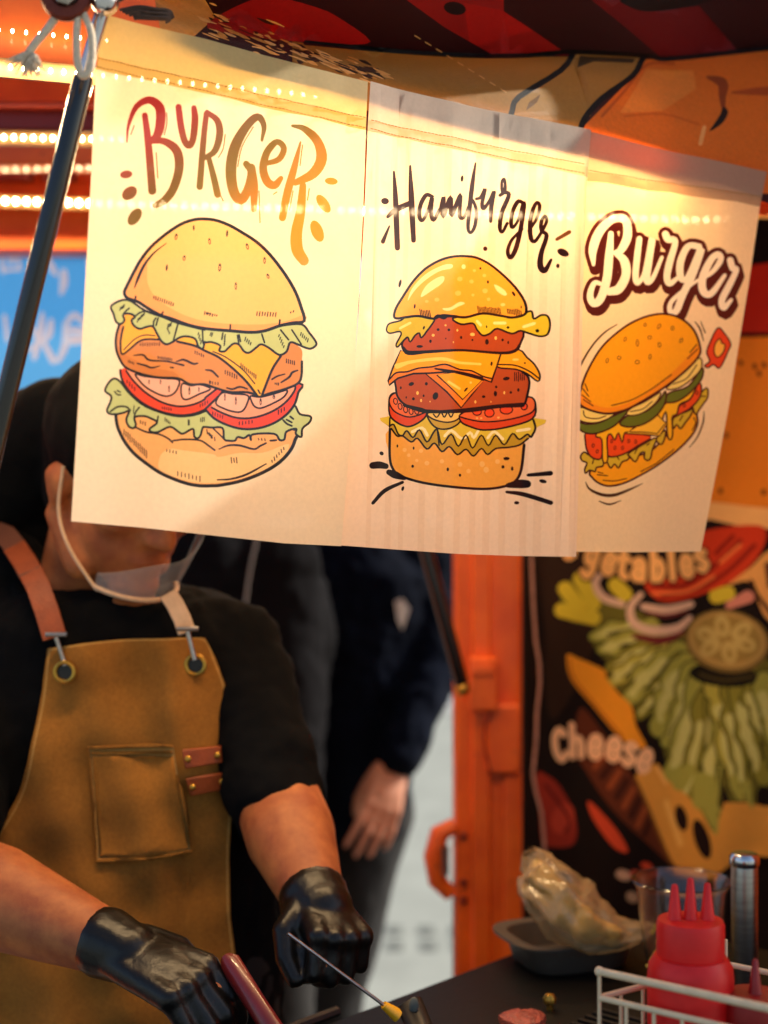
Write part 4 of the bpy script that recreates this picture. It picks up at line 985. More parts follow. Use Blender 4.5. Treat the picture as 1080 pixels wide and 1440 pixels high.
# ---------------------------------------------------------------- ground outside
def sheet(name, x0, x1, y0, y1, z, m):
    o = finish(name, mesh(name, [(x0, y0, z), (x1, y0, z), (x1, y1, z), (x0, y1, z)], [(0, 1, 2, 3)]), m, None, False)
    o['kind'] = 'structure'
    return o
sheet('ground', -900, 900, -900, 900, -0.13, M_road)
pv = MB().b2((-30, -30, -0.12), (30, 10.6, 0.0)).build('pavement', M_pave, None, False); pv['kind'] = 'structure'
kb = MB()
kb.b2((-30, 10.603, -0.125), (30, 10.8, 0.012)).build('kerb', M_kerb, pv, False, bevel=0.015)
for x in np.arange(-1.6, 1.8, 0.115):      # slots of the drain channel set in the pavement
    for y in (4.86, 5.04):
        MB().b2((x, y, 0.001), (x + 0.055, y + 0.1, 0.004)).build('drain_slot', M_slot, pv, False)

# ---------------------------------------------------------------- food truck body
truck = thing('food_truck', 'orange painted food truck frame with post, roof panel and beams over the open rear hatch', 'food truck', (0, 2.3, 0))
DR = 2.3
def bar(name, x0, y0, x1, y1, d, t, m, parent=truck, bev=0.004, ext=0.0):
    """a bar seen between two pixels (left-top, right-bottom) at depth d with thickness t away from the viewer"""
    a, b = P(x0, y0, d), P(x1, y1, d)
    return MB().b2((a.x - ext, d, b.z), (b.x + ext, d + t, a.z)).build(name, m, parent, True, bevel=bev)
post_x0, post_x1 = P(640, 0, DR).x, P(734, 0, DR).x
MB().b2((post_x0, DR, 0.0), (post_x1, DR + 0.09, 2.2)).build('post', M_orange, truck, bevel=0.006)
MB().b2((P(664, 0, DR - .014).x, DR - 0.014, 0.0), (P(690, 0, DR - .014).x, DR + 0.004, 2.2)).build('post_rib', M_orange, truck, bevel=0.004)
MB().b2((P(708, 0, DR - .01).x, DR - 0.01, 0.0), (P(734, 0, DR - .01).x, DR + 0.002, P(0, 1088, DR).z)).build('post_flange', M_orange, truck, bevel=0.003)
bx = bar('latch_box', 662, 926, 700, 1000, DR - 0.045, 0.05, M_orange)
bar('latch_flap', 664, 936, 694, 950, DR - 0.052, 0.008, M_orange, bx, 0.002)
bar('latch_plate', 684, 992, 732, 1088, DR - 0.022, 0.02, M_orange)
cb = MB().tube([P(690, 1000, DR - .025), P(688, 1012, DR - .024), P(682, 1020, DR - .024), P(681, 1050, DR - .024), P(690, 1086, DR - .024)], 0.0018, 6)
cb.build('cable', M_dred, truck)
hg = MB().tube([P(640, 1160, DR - .01), P(618, 1172, DR - .012), P(610, 1205, DR - .014), P(615, 1238, DR - .012), P(634, 1258, DR - .01)], [.012, .016, .017, .016, .012], 10).build('hinge', M_orange, truck)
MB().tube([P(626, 1190, DR - .03), P(626, 1230, DR - .03)], 0.006, 8).build('hinge_pin', M_steel, hg)
for y in (1175, 1240, 1265):
    MB().lathe(P(652, y, DR - .003), [(0.004, 0), (0.006, 0.003), (0.004, 0.006)], 10, (0, -1, 0)).build('bolt', M_dred, truck)
MB().b2((P(640, 0, DR).x, DR + 0.01, 0), (P(652, 0, DR).x, DR + 0.08, 0.9)).build('post_foot', M_orange, truck, bevel=0.004)
# rear header over the opening and the beams in front of it
bar('rear_header', -500, 256, 1320, 350, DR, 0.08, M_orange)
bar('header_lip', -500, 330, 1320, 352, DR - 0.022, 0.02, M_orange)
bar('mid_beam', -500, 172, 1320, 232, 2.12, 0.05, M_orange)
bar('red_beam', -500, 150, 1320, 184, 1.92, 0.05, M_dred)
bar('red_beam_lip', -500, 142, 1320, 150, 1.9, 0.07, mat('red_edge', (176, 58, 34), .4))
fa, fb = P(-420, 0, 1.47 / (.276 * 960 / F + .961)), P(640, 0, 1.47 / (-.276 * 100 / F + .961))
fx = Vector((fb.x - fa.x, fb.y - fa.y, 0)); fl_ = fx.length; fx.normalize()
fy = Vector((-fx.y, fx.x, 0)); fm = (fa + fb) / 2
MB().box((fm.x + fy.x * .016, fm.y + fy.y * .016, 2.035), (fl_ / 2, .012, .085), (fx, fy, Vector((0, 0, 1)))).build('front_fascia', M_orange, truck, bevel=.003)
rz = 2.32
MB().b2((-1.45, 1.7, rz), (1.15, 2.62, rz + 0.03)).build('roof_panel', M_orange, truck, bevel=0.004)
MB().b2((-1.45, 1.7, 0.0), (-1.42, 2.5, rz - .002)).build('side_wall', M_orange, truck, bevel=0.004)
MB().b2((0.98, 1.25, 0.0), (1.01, 2.5, rz - .002)).build('side_wall', M_orange, truck, bevel=0.004)
for px0, px1 in ((-20, 45), (60, 105)):          # dark red strips set in the gap between the beams
    bar('gap_strip', px0, 226, px1, 252, DR - 0.03, 0.02, M_dred)
MB().b2((-1.415, DR + .015, P(0, 256, DR).z + .002), (.975, DR + .04, rz - .002)).build('upper_panel', M_orange, truck, bevel=.003)
fa2, fb2 = P(642, 0, 1.47 / (-.276 * 102 / F + .961)), P(940, 0, 1.47 / (-.276 * 400 / F + .961))
fm2 = (fa2 + fb2) / 2
MB().box((fm2.x + fy.x * .016, fm2.y + fy.y * .016, 1.952), ((fb2 - fa2).length / 2, .008, .016), (fx, fy, Vector((0, 0, 1)))).build('added_light_rail', M_orange, truck, bevel=.002)  # added rail, unseen, carrying the strip lengthened to brighten the banners
# wall panel behind the printed sheet
MB().b2((post_x1 + .004, DR + 0.03, 0.0), (0.975, DR + 0.06, 2.1)).build('wall_panel', M_black, truck, bevel=0.003)

# ---------------------------------------------------------------- light strips
def led_strip(label, x0, y0, x1, y1, d0, d1, pitch, r, watt, tape=True, tilt=-.35, glow=None):
    a, b = P(x0, y0, d0), P(x1, y1, d1)
    root = thing('led_strip', label, 'light strip', tuple(a))
    n = int((b - a).length / pitch)
    if tape:
        ax = (b - a).normalized(); up = Vector((0, 0, 1)); nn = ax.cross(up).normalized(); up = nn.cross(ax).normalized()
        MB().box((a + b) / 2 - nn * 0.0055, ((b - a).length / 2, 0.002, 0.0095), (ax, nn, up)).build('tape', M_tape, root, False)
    mb = MB()
    for i in range(n + 1):
        c = a + (b - a) * (i / n)
        mb.ell(c, (r * .8, r * .7, r * 1.2), nu=8, nv=6)
    mb.build('bulbs', glow or M_led, root)
    ld = bpy.data.lights.new('strip_light', 'AREA'); ld.shape = 'RECTANGLE'; ld.size = (b - a).length; ld.size_y = 0.02
    ld.energy = watt; ld.color = (1.0, 0.66, 0.32)
    lo = bpy.data.objects.new('strip_light', ld); COL.objects.link(lo)
    ax = (b - a).normalized(); dz = Vector((0, tilt, -1)).normalized()
    yv = dz.cross(ax).normalized() * -1
    lo.matrix_world = Matrix.Translation(-WO[root.name]) @ Matrix.Translation((a + b) / 2 + Vector((0, -0.018, -0.03))) @ Matrix((( ax.x, yv.x, -dz.x, 0), (ax.y, yv.y, -dz.y, 0), (ax.z, yv.z, -dz.z, 0), (0, 0, 0, 1)))
    lo.parent = root
    return root
fr_d = lambda x: 1.47 / (-.276 * (x - 540) / F + .961) - .012           # the front fascia runs at a slant, half way to the banners
led_strip('row of bare warm bulbs on the orange fascia above the taped strip', -120, 30, 150, 57, fr_d(-120), fr_d(150), 0.0128, 0.0018, 0.2, False, .12)
led_strip('warm bulb strip on pale tape along the orange fascia beside the rope', -160, 78, 900, 176, fr_d(-160), fr_d(900), 0.0128, 0.0024, 2.35, True, -.2)  # right part added unseen behind the banners to brighten them
led_strip('close set warm bulb strip under the dark red beam', -160, 190, 170, 196, 1.885, 1.895, 0.0125, 0.0024, 0.15)
led_strip('brightest warm bulb strip running along the rear header behind all three banners', -200, 277, 1300, 318, 2.25, 2.27, 0.0165, 0.0032, 2.6, True, -.35, M_led_hot)

# ---------------------------------------------------------------- blue sheet in the rear opening
bs = thing('window_sheet', 'bright blue translucent sheet with faded pale lettering behind the cook', 'window sheet', tuple(P(60, 640, 2.42)))
D8 = Z(0, 320, 4.8)
AB = Art(); AB.tag = 'lettering'
PKc = (206, 214, 232)
for q in ([(10, 130, 20), (20, 300, 26)], [(20, 290, 20), (140, 280, 22)], [(60, 150, 20), (75, 240, 26)], [(75, 240, 20), (135, 140, 20)], [(120, 150, 22), (130, 280, 20)], [(300, 170, 30), (350, 270, 40), (380, 320, 22)], [(430, 300, 40), (430, 380, 48), (410, 450, 20)],
          [(285, 580, 22), (270, 700, 50), (230, 880, 30)], [(200, 660, 24), (235, 720, 30)], [(345, 630, 30), (330, 720, 44), (290, 770, 20)], [(290, 770, 30), (360, 900, 40)], [(160, 830, 24), (240, 800, 30)], [(30, 600, 26), (50, 760, 26)],
          [(440, 650, 30), (440, 790, 44), (395, 900, 26)], [(440, 660, 30), (500, 590, 40), (580, 660, 30)], [(450, 690, 40), (590, 700, 40)], [(470, 760, 60), (600, 750, 60)], [(600, 220, 30), (610, 290, 30)]):
    AB.tag = 'faded_letter_stroke#%d_%d' % (q[0][0], q[0][1])
    AB.line(D8, q, 5, PKc, sub=3)
    AB.line(D8, [(p[0] + 8, p[1], p[2] * .25) for p in q], 2, (214, 190, 196), sub=3)
AB.build([(-260, 345), (420, 345), (420, 640), (-260, 640)], lambda x, y: P(x, y, 2.42), print_mat('blue_vinyl', 0.35, 0.65, 0.0, 800, 0.05, 0.4, mottling=0.08), bs, (112, 188, 240), 'sheet', grid=40)

# ---------------------------------------------------------------- printed black sheet on the right
tarp = thing('printed_sheet', 'black printed sheet with lettuce, pickle and cheese artwork beside the orange post', 'poster', tuple(P(900, 1400, 2.25)))
def tarp_map(x, y):
    p = P(x, y, 2.27 - (x - 735) / 345 * 0.16)
    p.y += 0.006 * math.sin(x * .045 + y * .008) + 0.004 * math.sin(y * .02)
    return p
art_tarp().build([(738, 330), (1160, 300), (1160, 1420), (738, 1400)], tarp_map, PM_tarp, tarp, (22, 12, 9), 'sheet', grid=18)
cord = MB()
cord.tube([tarp_map(x, y) + Vector((0, -.012, 0)) for x, y in ((746, 700), (747, 790), (749, 850), (752, 900), (757, 930), (758, 960), (754, 1000), (753, 1040), (748, 1085), (752, 1110), (760, 1140), (763, 1170), (765, 1200))], 0.0028, 7)
co = thing('cord', 'pale cord hanging down the edge of the black printed sheet', 'cord', tuple(tarp_map(765, 1200)))
cord.build('strand', mat('dusty_cord', (176, 128, 110), .9, var=.3, scale=80), co)

# ---------------------------------------------------------------- canopy
def interp(t, tab):
    if t <= tab[0][0]: return tab[0][1]
    for (a, u), (b, v) in zip(tab, tab[1:]):
        if t <= b: return u + (v - u) * (t - a) / (b - a)
    return tab[-1][1]
BT = [(100, 10), (146, 20), (300, 58), (420, 90), (519, 116), (660, 148), (832, 182), (960, 212), (1090, 240), (1250, 272)]     # banner top edge
FO = [(100, -40), (250, 5), (420, 58), (520, 68), (640, 77), (740, 77), (905, 80), (940, 82), (1080, 65), (1250, 48)]              # fold line
def banner_d(x): return 1.158 / (-.512 * (x - 540) / F + .859)
def canopy_map(x, y):
    yb, yf = interp(x, BT), interp(x, FO)
    db = banner_d(x) + 0.03
    df = db + 0.10
    if y > yf:
        t = (y - yf) / max(yb - yf, 20)
        d = df + (db - df) * min(t, 1.0)
        d -= 0.02 * math.sin(max(0, min(1, t)) * math.pi) 
    else:
        t = (yf - y) / 200.0
        d = df - 0.16 * t ** 0.9 + 0.008 * math.sin(x * 0.02)
    d += 0.006 * math.sin(x * .013 + 1)
    return P(x, y, d)
can = thing('canopy', 'printed fabric canopy of dark red stripes and orange cartoon shapes above the banners', 'canopy', tuple(P(700, 0, 1.6)))
art_canopy().build([(190, -150), (1230, -260), (1230, 330), (1000, 262), (832, 222), (660, 188), (519, 156), (420, 128), (300, 98), (230, 66)], canopy_map, PM_canopy, can, (64, 10, 14), 'cloth', grid=16)

# ---------------------------------------------------------------- banners
def make_banner(label, art, bound, hem, stitch, base, off, seed, amp, stripes=None):
    root = thing('banner', label, 'banner', tuple(P(bound[0][0], bound[0][1], banner_d(bound[0][0]))), 'printed banners on the line')
    nrm = Vector((-.512, .859, 0))
    rd = random.Random(seed)
    f = [(rd.uniform(.02, .05), rd.uniform(-.004, .004), rd.uniform(0, 6), rd.uniform(.5, 1)) for _ in range(4)]
    x0 = min(p[0] for p in bound)
    y1 = max(p[1] for p in bound)
    def m(x, y, lift=0.0):
        p = P(x, y, banner_d(x))
        g = min(1, max(0.15, (y - 60) / 500))
        w = sum(a * math.sin(x * k + y * s + ph) for k, s, ph, a in f) * amp * (0.4 + 0.6 * g)
        w += amp * 1.2 * math.sin((x - x0) / 330 * math.pi) * g
        pk = math.sin(x * .11 + seed) * .0008 + math.sin(x * .23 + y * .05) * .0004
        w += pk * math.exp(-((y - interp(x, BT) - 75) / 60) ** 2)
        return p + nrm * (w + off - lift)
    A = Art()
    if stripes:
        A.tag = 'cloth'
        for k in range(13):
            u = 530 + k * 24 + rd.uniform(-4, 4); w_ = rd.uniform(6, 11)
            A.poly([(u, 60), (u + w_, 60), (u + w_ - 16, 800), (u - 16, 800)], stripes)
    A.tag = 'hem'
    tl, tr = hem
    n = 10
    top = [(bound[0][0] - 30, interp(bound[0][0], BT) - 40)]
    q = []
    for i in range(n + 1):
        t = i / n
        q.append((tl[0] - 20 + (tr[0] - tl[0] + 40) * t, tl[1] + (tr[1] - tl[1]) * t - 20 * (tr[1] - tl[1]) / (tr[0] - tl[0]) + 40 * t * (tr[1] - tl[1]) / (tr[0] - tl[0]) + 1.2 * math.sin(t * 22)))
    A.poly([(tl[0] - 40, -200), (tr[0] + 60, -200)] + q[::-1], base[1])  # hem colour differs per banner
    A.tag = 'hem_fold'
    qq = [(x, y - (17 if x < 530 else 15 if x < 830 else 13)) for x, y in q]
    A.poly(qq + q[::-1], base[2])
    A.sh += art.sh
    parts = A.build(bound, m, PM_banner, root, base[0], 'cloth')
    mb = MB()
    for (a, b) in stitch:                       # rows of stitching on the hem
        L = math.dist(a, b); k = int(L / 5.2)
        for i in range(k):
            t0, t1 = (i + .1) / k, (i + .8) / k
            p = [m(a[0] + (b[0] - a[0]) * t, a[1] + (b[1] - a[1]) * t, 0.0006) for t in (t0, (t0 + t1) / 2, t1)]
            mb.tube(p, 0.00042, 4)
    mb.build('stitching', mat('hem_thread', (172, 128, 52), .8), parts.get('hem', root))
    return root
CR1 = ((250, 230, 198), (232, 206, 140), (222, 190, 118))  # hem yellowed for the bulb light coming through
B1 = [(146, 20), (300, 58), (420, 90), (517, 115), (514, 180), (510, 300), (503, 430), (493, 600), (479, 768), (400, 764), (300, 753), (200, 742), (100, 733), (108, 600), (118, 430), (127, 270), (134, 120), (140, 60)]
B2 = [(521, 114), (660, 148), (832, 182), (826, 260), (820, 400), (815, 600), (810, 783), (730, 782), (645, 779), (560, 773), (481, 767), (494, 600), (505, 430), (512, 300), (517, 180)]
B3 = [(834, 182), (960, 212), (1088, 239), (1078, 290), (1062, 400), (1035, 560), (993, 776), (900, 777), (805, 776), (808, 600), (814, 400), (820, 260)]
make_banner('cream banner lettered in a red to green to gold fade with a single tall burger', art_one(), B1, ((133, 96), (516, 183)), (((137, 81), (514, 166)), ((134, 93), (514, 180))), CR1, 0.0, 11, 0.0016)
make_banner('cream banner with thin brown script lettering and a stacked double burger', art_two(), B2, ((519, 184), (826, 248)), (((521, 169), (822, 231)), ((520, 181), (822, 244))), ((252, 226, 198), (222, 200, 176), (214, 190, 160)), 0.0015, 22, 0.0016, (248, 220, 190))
make_banner('cream banner with fat white outlined script and a tilted burger', art_three(), B3, ((820, 250), (1084, 288)), (((824, 236), (1080, 274)),), ((252, 222, 178), (206, 176, 146), (198, 164, 128)), 0.009, 33, 0.0014)  # hem browned for the dark canopy behind it

# ---------------------------------------------------------------- gas struts, bracket, rope
def strut(label, a, mid, b, r, rr, end_mat):
    root = thing('gas_strut', label, 'gas strut', tuple(b))
    a, mid, b = Vector(a), Vector(mid), Vector(b)
    ax = (b - mid).normalized()
    MB().lathe(mid, [(rr * 1.05, -0.001), (r * .9, 0), (r, .004), (r, (b - mid).length - .004), (r * .9, (b - mid).length)], 24, ax).build('cylinder', M_blackgloss, root)
    MB().tube([mid + ax * .002, a], rr, 16).build('piston_rod', M_chrome, root)
    e = MB(); e.ell(b + ax * r * .6, (r * 1.05, r * 1.05, r * 1.05)); e.build('end_fitting', end_mat, root)
    e = MB(); e.ell(a - ax * rr * .5, (rr * 1.9,) * 3); e.build('ball_joint', M_chrome, root)
    return root
strut('black gas strut with chrome rod slanting beside the gold lettered banner', P(146, 8, 1.185), P(118, 108, 1.19), P(-50, 800, 1.2), 0.0087, 0.0062, M_brass)
strut('black gas strut with brass end fixed to the orange post', P(420, 130, 2.16), P(520, 480, 2.18), P(649, 962, 2.2), 0.0115, 0.006, M_brass)
br = thing('bracket', 'rust red round bracket with chrome ball above the rope loop', 'bracket', tuple(P(95, 0, 1.17)))
MB().lathe(P(93, -4, 1.165), [(0.006, -.004), (0.0195, -.004), (0.021, 0), (0.0195, .005), (0.012, .006), (0.010, .002)], 32, (0.1, -1, .15)).build('washer', M_rust, br)
MB().lathe(P(93, -4, 1.16), [(0.0095, 0), (0.0095, .006), (0.006, .009)], 6, (0.1, -1, .15)).build('nut', M_steel, br)
MB().tube([P(93, -10, 1.18), P(150, -4, 1.2), P(260, -60, 1.26)], 0.0085, 14).build('arm', M_black, br)
MB().ell(P(148, 2, 1.17), (.0115, .0115, .0115)).build('ball', M_chrome, br)
rp = thing('rope', 'white cotton rope loop with a frayed end tied at the bracket', 'rope', tuple(P(118, 106, 1.17)))
def ropetube(pts, r): return [Vector(p) for p in crom([tuple(p) for p in pts], False, 6)]
MB().tube(ropetube([P(110, 20, 1.165), P(108, 45, 1.163), P(108, 75, 1.163), P(111, 98, 1.163), P(118, 107, 1.163), P(127, 98, 1.163), P(130, 75, 1.163), P(128, 45, 1.163), P(119, 22, 1.165), P(112, 8, 1.17)], 0), 0.0031, 10).build('loop', M_rope, rp)
MB().tube(ropetube([P(80, 22, 1.165), P(66, 42, 1.163), P(52, 58, 1.162), P(41, 73, 1.162)], 0), 0.0034, 10).build('tail', M_rope, rp)
fr = MB()
for i in range(110):
    a = random.uniform(-1.25, 1.25)
    L = random.uniform(14, 40)
    t = 1.75 + a * .8
    e = (41 + L * math.cos(t) + random.uniform(-2, 2), 72 + L * math.sin(t))
    k = ((41 + e[0]) / 2 + random.uniform(-4, 4), (72 + e[1]) / 2 + random.uniform(-2, 3))
    dd = 1.162 + random.uniform(-.006, .006)
    fr.tube([P(41 + random.uniform(-3, 3), 71, 1.162), P(k[0], k[1], dd), P(e[0], e[1], dd)], [0.0009, .0007, .0004], 4)
fr.build('frayed_fibres', M_rope, rp, kind='stuff')
tie = thing('cord_tie', 'dark cord knotted round the pole beside the canopy cloth', 'cord', tuple(P(220, 22, 1.24)))
for k in range(6):
    q = [P(168 + 5 * k + random.uniform(-3, 3), 14 + 2.6 * k, 1.235 - .001 * k), P(195 + random.uniform(-6, 6), 9 + 3.4 * k, 1.229), P(220 + random.uniform(-5, 5), 12 + 3 * k, 1.228 + .002 * (k % 2)), P(238, 15 + 2.6 * k, 1.232), P(244 - 2 * k, 24 + 1.5 * k, 1.24)]
    MB().tube(ropetube(q, 0), 0.0012, 6).build('strand', mat('dark_cord', (84, 62, 50), .8, var=.4, scale=200), tie)

# ---------------------------------------------------------------- counter and what stands on it
U = Vector((.67, .742, 0)); Vv = Vector((.742, -.67, 0)); ZZ = Vector((0, 0, 1))
CA = Vector((-.42, 1.147, .95))
def on(u, v, z=0.0): return CA + U * u + Vv * v + ZZ * z
ct = thing('counter', 'dark griddle counter running from under the banners to the printed sheet', 'counter', tuple(on(.5, .4, -.95)))
MB().box(on(.55, .42, -.02), (.53, .41, .02), (U, Vv, ZZ)).build('worktop', M_griddle, ct, bevel=.004)
MB().box(on(.55, .44, -.50), (.50, .38, .45), (U, Vv, ZZ)).build('cabinet', M_black, ct, bevel=.004)
for k in range(6):
    MB().box(on(.68 + k * .014, .26, .0025), (.003, .05, .0022), (U, Vv, ZZ)).build('slot', M_black, ct, False)
MB().tube([on(.55, .0, .004), on(.02, .0, .004)], .006, 8).build('edge_trim', M_black, ct)

def on_at(px_, py_, z=.95):
    d = (EYE - z) * F / (py_ - 720)
    return Vector(((px_ - 540) / F * d, d, z))
# ketchup bottle
def squeeze_bottle(label, base, s, m, tips, H=.172):
    root = thing('squeeze_bottle', label, 'squeeze bottle', tuple(base))
    b = Vector(base)
    MB().lathe(b, [(.028 * s, 0), (.0335 * s, .003), (.034 * s, .02), (.034 * s, H - .02), (.033 * s, H - .008), (.0285 * s, H)], 40).build('bottle_body', m, root)
    c = MB().lathe(b + ZZ * (H + .001), [(.0262 * s, -.001), (.0268 * s, .002), (.0268 * s, .024 * s), (.0255 * s, .0275 * s), (.014 * s, .0285 * s)], 40).build('cap', m, root)
    for (dx, h) in tips:
        MB().lathe(b + Vector((dx * s, 0, H + .0275 * s)), [(.0068 * s, 0), (.0052 * s, .006 * s), (.0024 * s, h * s), (.0016 * s, h * s + .001)], 18).build('nozzle', m, c)
    return root
bd = 1.186
kb_ = P(971, 1300, bd)
squeeze_bottle('bright red squeeze bottle with three nozzles standing in the wire basket', (kb_.x, kb_.y, .9582), 1.05, M_redplastic, ((-.0125, .028), (.0, .033), (.0135, .029)))
hb = P(1062, 1342, 1.165)
squeeze_bottle('dark red squeeze bottle with a single nozzle at the basket end', (hb.x, hb.y, .9582), .95, M_redplastic2, ((0, .03),), .12)
# white wire basket
bk = thing('wire_basket', 'cream coated wire basket holding the red squeeze bottles', 'basket', (.3, 1.15, .95))
ra = P(843, 1366, 1.19); rb = P(1080, 1418, 1.1014)
rx = (rb - ra); rx.z = 0; rx.normalize(); ry = Vector((.82, .572, 0))
rb = ra + rx * .32
dep = .155
top = .0
def rk(u, v, z): return Vector((ra.x, ra.y, 0)) + rx * u + ry * v + ZZ * z
zt = ra.z
LEN = .30
for (z, r) in ((zt, .0033), (zt - .022, .0026)):
    pts = [rk(0, 0, z), rk(LEN, 0, z), rk(LEN, dep, z), rk(0, dep, z)]
    for a, b in (zip(pts, pts[1:] + pts[:1]) if z < zt - .01 else [(pts[0], pts[1])]):
        MB().tube([a, b], r, 10).build('rail', M_wire, bk)
zb = .956
for u in np.arange(0, LEN + .01, .025):
    for v in (0, dep):
        MB().tube([rk(u, v, zt - .022 if 0 < u < LEN else zt), rk(u, v, zb)], .0017, 7).build('upright', M_wire, bk)
    MB().tube([rk(u, 0, zb), rk(u, dep, zb)], .0017, 7).build('base_wire', M_wire, bk)
for v in np.arange(.025, dep - .01, .026):
    for u in (0, LEN):
        MB().tube([rk(u, v, zt - .022), rk(u, v, zb)], .0017, 7).build('upright', M_wire, bk)
for v in (0, dep / 2, dep):
    MB().tube([rk(0, v, zb), rk(LEN, v, zb)], .002, 7).build('base_wire', M_wire, bk)
for a, b in ((rk(0, 0, zt), rk(0, 0, zt)),):
    MB().ell(a, (.0042, .0042, .0042)).build('corner_cap', M_wire, bk)
# steel cylinder
sp = on_at(1047, 1408)
st = thing('steel_shaker', 'tall brushed steel cylinder behind the red squeeze bottle', 'shaker', tuple(sp))
MB().lathe(sp, [(.0135, 0), (.015, .002), (.015, .150), (.0145, .152)], 32).build('cylinder', M_steel, st)
MB().lathe(sp + ZZ * .1525, [(.0155, 0), (.017, .002), (.017, .010), (.014, .014), (.006, .015)], 32).build('cap', M_chrome, st)
# glass bowl with shreds
gp = on_at(958, 1392)
gb = thing('glass_bowl', 'clear glass bowl of pale shreds between the bag and the steel cylinder', 'bowl', tuple(gp))
MB().lathe(gp, [(.028, 0), (.034, .003), (.045, .06), (.052, .118), (.058, .126), (.056, .128), (.050, .119), (.043, .06), (.031, .006)], 36).build('glass', M_clear, gb)
sh = MB()
for k in range(60):
    a = random.uniform(0, 6.28); r0 = random.uniform(0, .03); z = random.uniform(.01, .075)
    c = gp + Vector((r0 * math.cos(a), r0 * math.sin(a), z)); t = Vector((random.uniform(-1, 1), random.uniform(-1, 1), random.uniform(-.5, .5))).normalized() * .012
    sh.tube([c - t, c + Vector((0, 0, .003)), c + t], .0022, 5)
sh.build('shreds', M_leafy, gb, kind='stuff')
# grey tub with polythene bag
tp_ = on_at(800, 1352)
tb = thing('plastic_tub', 'grey plastic tub with a wide rim under the crumpled bag', 'tub', tuple(tp_))
tx = MB()
rings = []
X3, Y3 = Vector((.94, .34, 0)), Vector((-.34, .94, 0))
for (a, b, z) in ((.06, .045, 0), (.064, .048, .003), (.072, .054, .032), (.086, .066, .034), (.087, .067, .038), (.071, .053, .037), (.06, .046, .008)):
    q = []
    for k in range(40):
        t = 2 * math.pi * k / 40
        c_, s_ = math.cos(t), math.sin(t)
        q.append(tp_ + X3 * (a * math.copysign(abs(c_) ** .5, c_)) + Y3 * (b * math.copysign(abs(s_) ** .5, s_)) + ZZ * z)
    rings.append(q)
v = [p for q in rings for p in q]
f = [(i * 40 + k, i * 40 + (k + 1) % 40, (i + 1) * 40 + (k + 1) % 40, (i + 1) * 40 + k) for i in range(6) for k in range(40)]
tx.add(v, f + [tuple(range(40)), tuple(240 + k for k in range(40))]).build('shell', M_tub, tb)
bag = thing('plastic_bag', 'crumpled translucent bag of yellow shredded food slumped in the grey tub', 'bag', tuple(tp_ + ZZ * .055))
bgm = MB()
path = [P(744, 1198, 1.71), P(756, 1218, 1.71), P(772, 1248, 1.70), P(800, 1280, 1.695), P(835, 1304, 1.69), P(875, 1312, 1.69), P(920, 1304, 1.69)]
rad = [.010, .024, .036, .042, .034, .020, .005]
c_path = crom([(*p, r) for p, r in zip(path, rad)], False, 7)
vv, ff = [], []
NB = 40
for i, c in enumerate(c_path):
    t = Vector(c_path[min(i + 1, len(c_path) - 1)][:3]) - Vector(c_path[max(i - 1, 0)][:3]); t.normalize()
    a = t.cross(ZZ).normalized(); b = a.cross(t)
    for k in range(NB):
        th = 2 * math.pi * (k + .5 * (i % 2)) / NB
        rr = c[3] * (.86 + .22 * abs(math.sin(3 * th + .6 * math.sin(i * .25))) + .12 * abs(math.sin(5.5 * th + i * .16 + 1)) + .05 * math.sin(i * .8 + 2 * th) + random.uniform(-.015, .015))
        vv.append(Vector(c[:3]) + (a * math.cos(th) + b * (math.sin(th) * .85)) * rr + t * random.uniform(-.003, .003))
n_ = len(c_path)
for i in range(n_ - 1):
    for k in range(NB):
        q = (i * NB + k, i * NB + (k + 1) % NB, (i + 1) * NB + (k + 1) % NB, (i + 1) * NB + k)
        ff += [(q[0], q[1], q[2]), (q[0], q[2], q[3])] if i % 2 else [(q[0], q[1], q[3]), (q[1], q[2], q[3])]
MB().add(vv, ff).build('film', M_bag, bag, True)
fl = MB()
for i in range(6, n_ - 10, 2):
    cc = c_path[i]
    fl.ell(Vector(cc[:3]) + Vector((random.uniform(-.004, .004), random.uniform(-.004, .004), -.004)), (cc[3] * random.uniform(.45, .6),) * 3, None, 14, 9)
fl.blob('shredded_filling', mat('pale_shreds', (222, 178, 70), .6, rgb2=(160, 132, 44), scale=50, bump=.5, bscale=120), bag, .004, 3, wrinkle=.006, wscale=.02)
# patty on the griddle
pp = on_at(735, 1446)
pt = MB()
n = 28
prof = [(.002, 0), (.021, .0005), (.0245, .005), (.0235, .011), (.016, .0145), (.003, .015)]
vv = []
for r, h in prof:
    for k in range(n):
        a = 2 * math.pi * k / n
        q = r * (1 + .08 * math.sin(3 * a) + random.uniform(-.05, .05))
        vv.append(pp + Vector((q * math.cos(a), q * math.sin(a), .001 + h + random.uniform(-.0012, .0012) * (h > 0.001))))
ff = [(i * n + k, i * n + (k + 1) % n, (i + 1) * n + (k + 1) % n, (i + 1) * n + k) for i in range(5) for k in range(n)] + [tuple(range(n))[::-1], tuple(5 * n + k for k in range(n))]
pr = thing('meat_patty', 'small raw meat patty lying on the dark griddle', 'meat', tuple(pp))
MB().add(vv, ff).build('meat', M_meat, pr)
kp = on_at(773, 1420)
kn = thing('brass_knob', 'small brass knob on the dark griddle beside the patty', 'knob', tuple(kp))
MB().lathe(kp, [(.004, 0), (.004, .006), (.007, .008), (.0075, .013), (.005, .017), (.001, .018)], 20).build('knob', M_brass, kn)
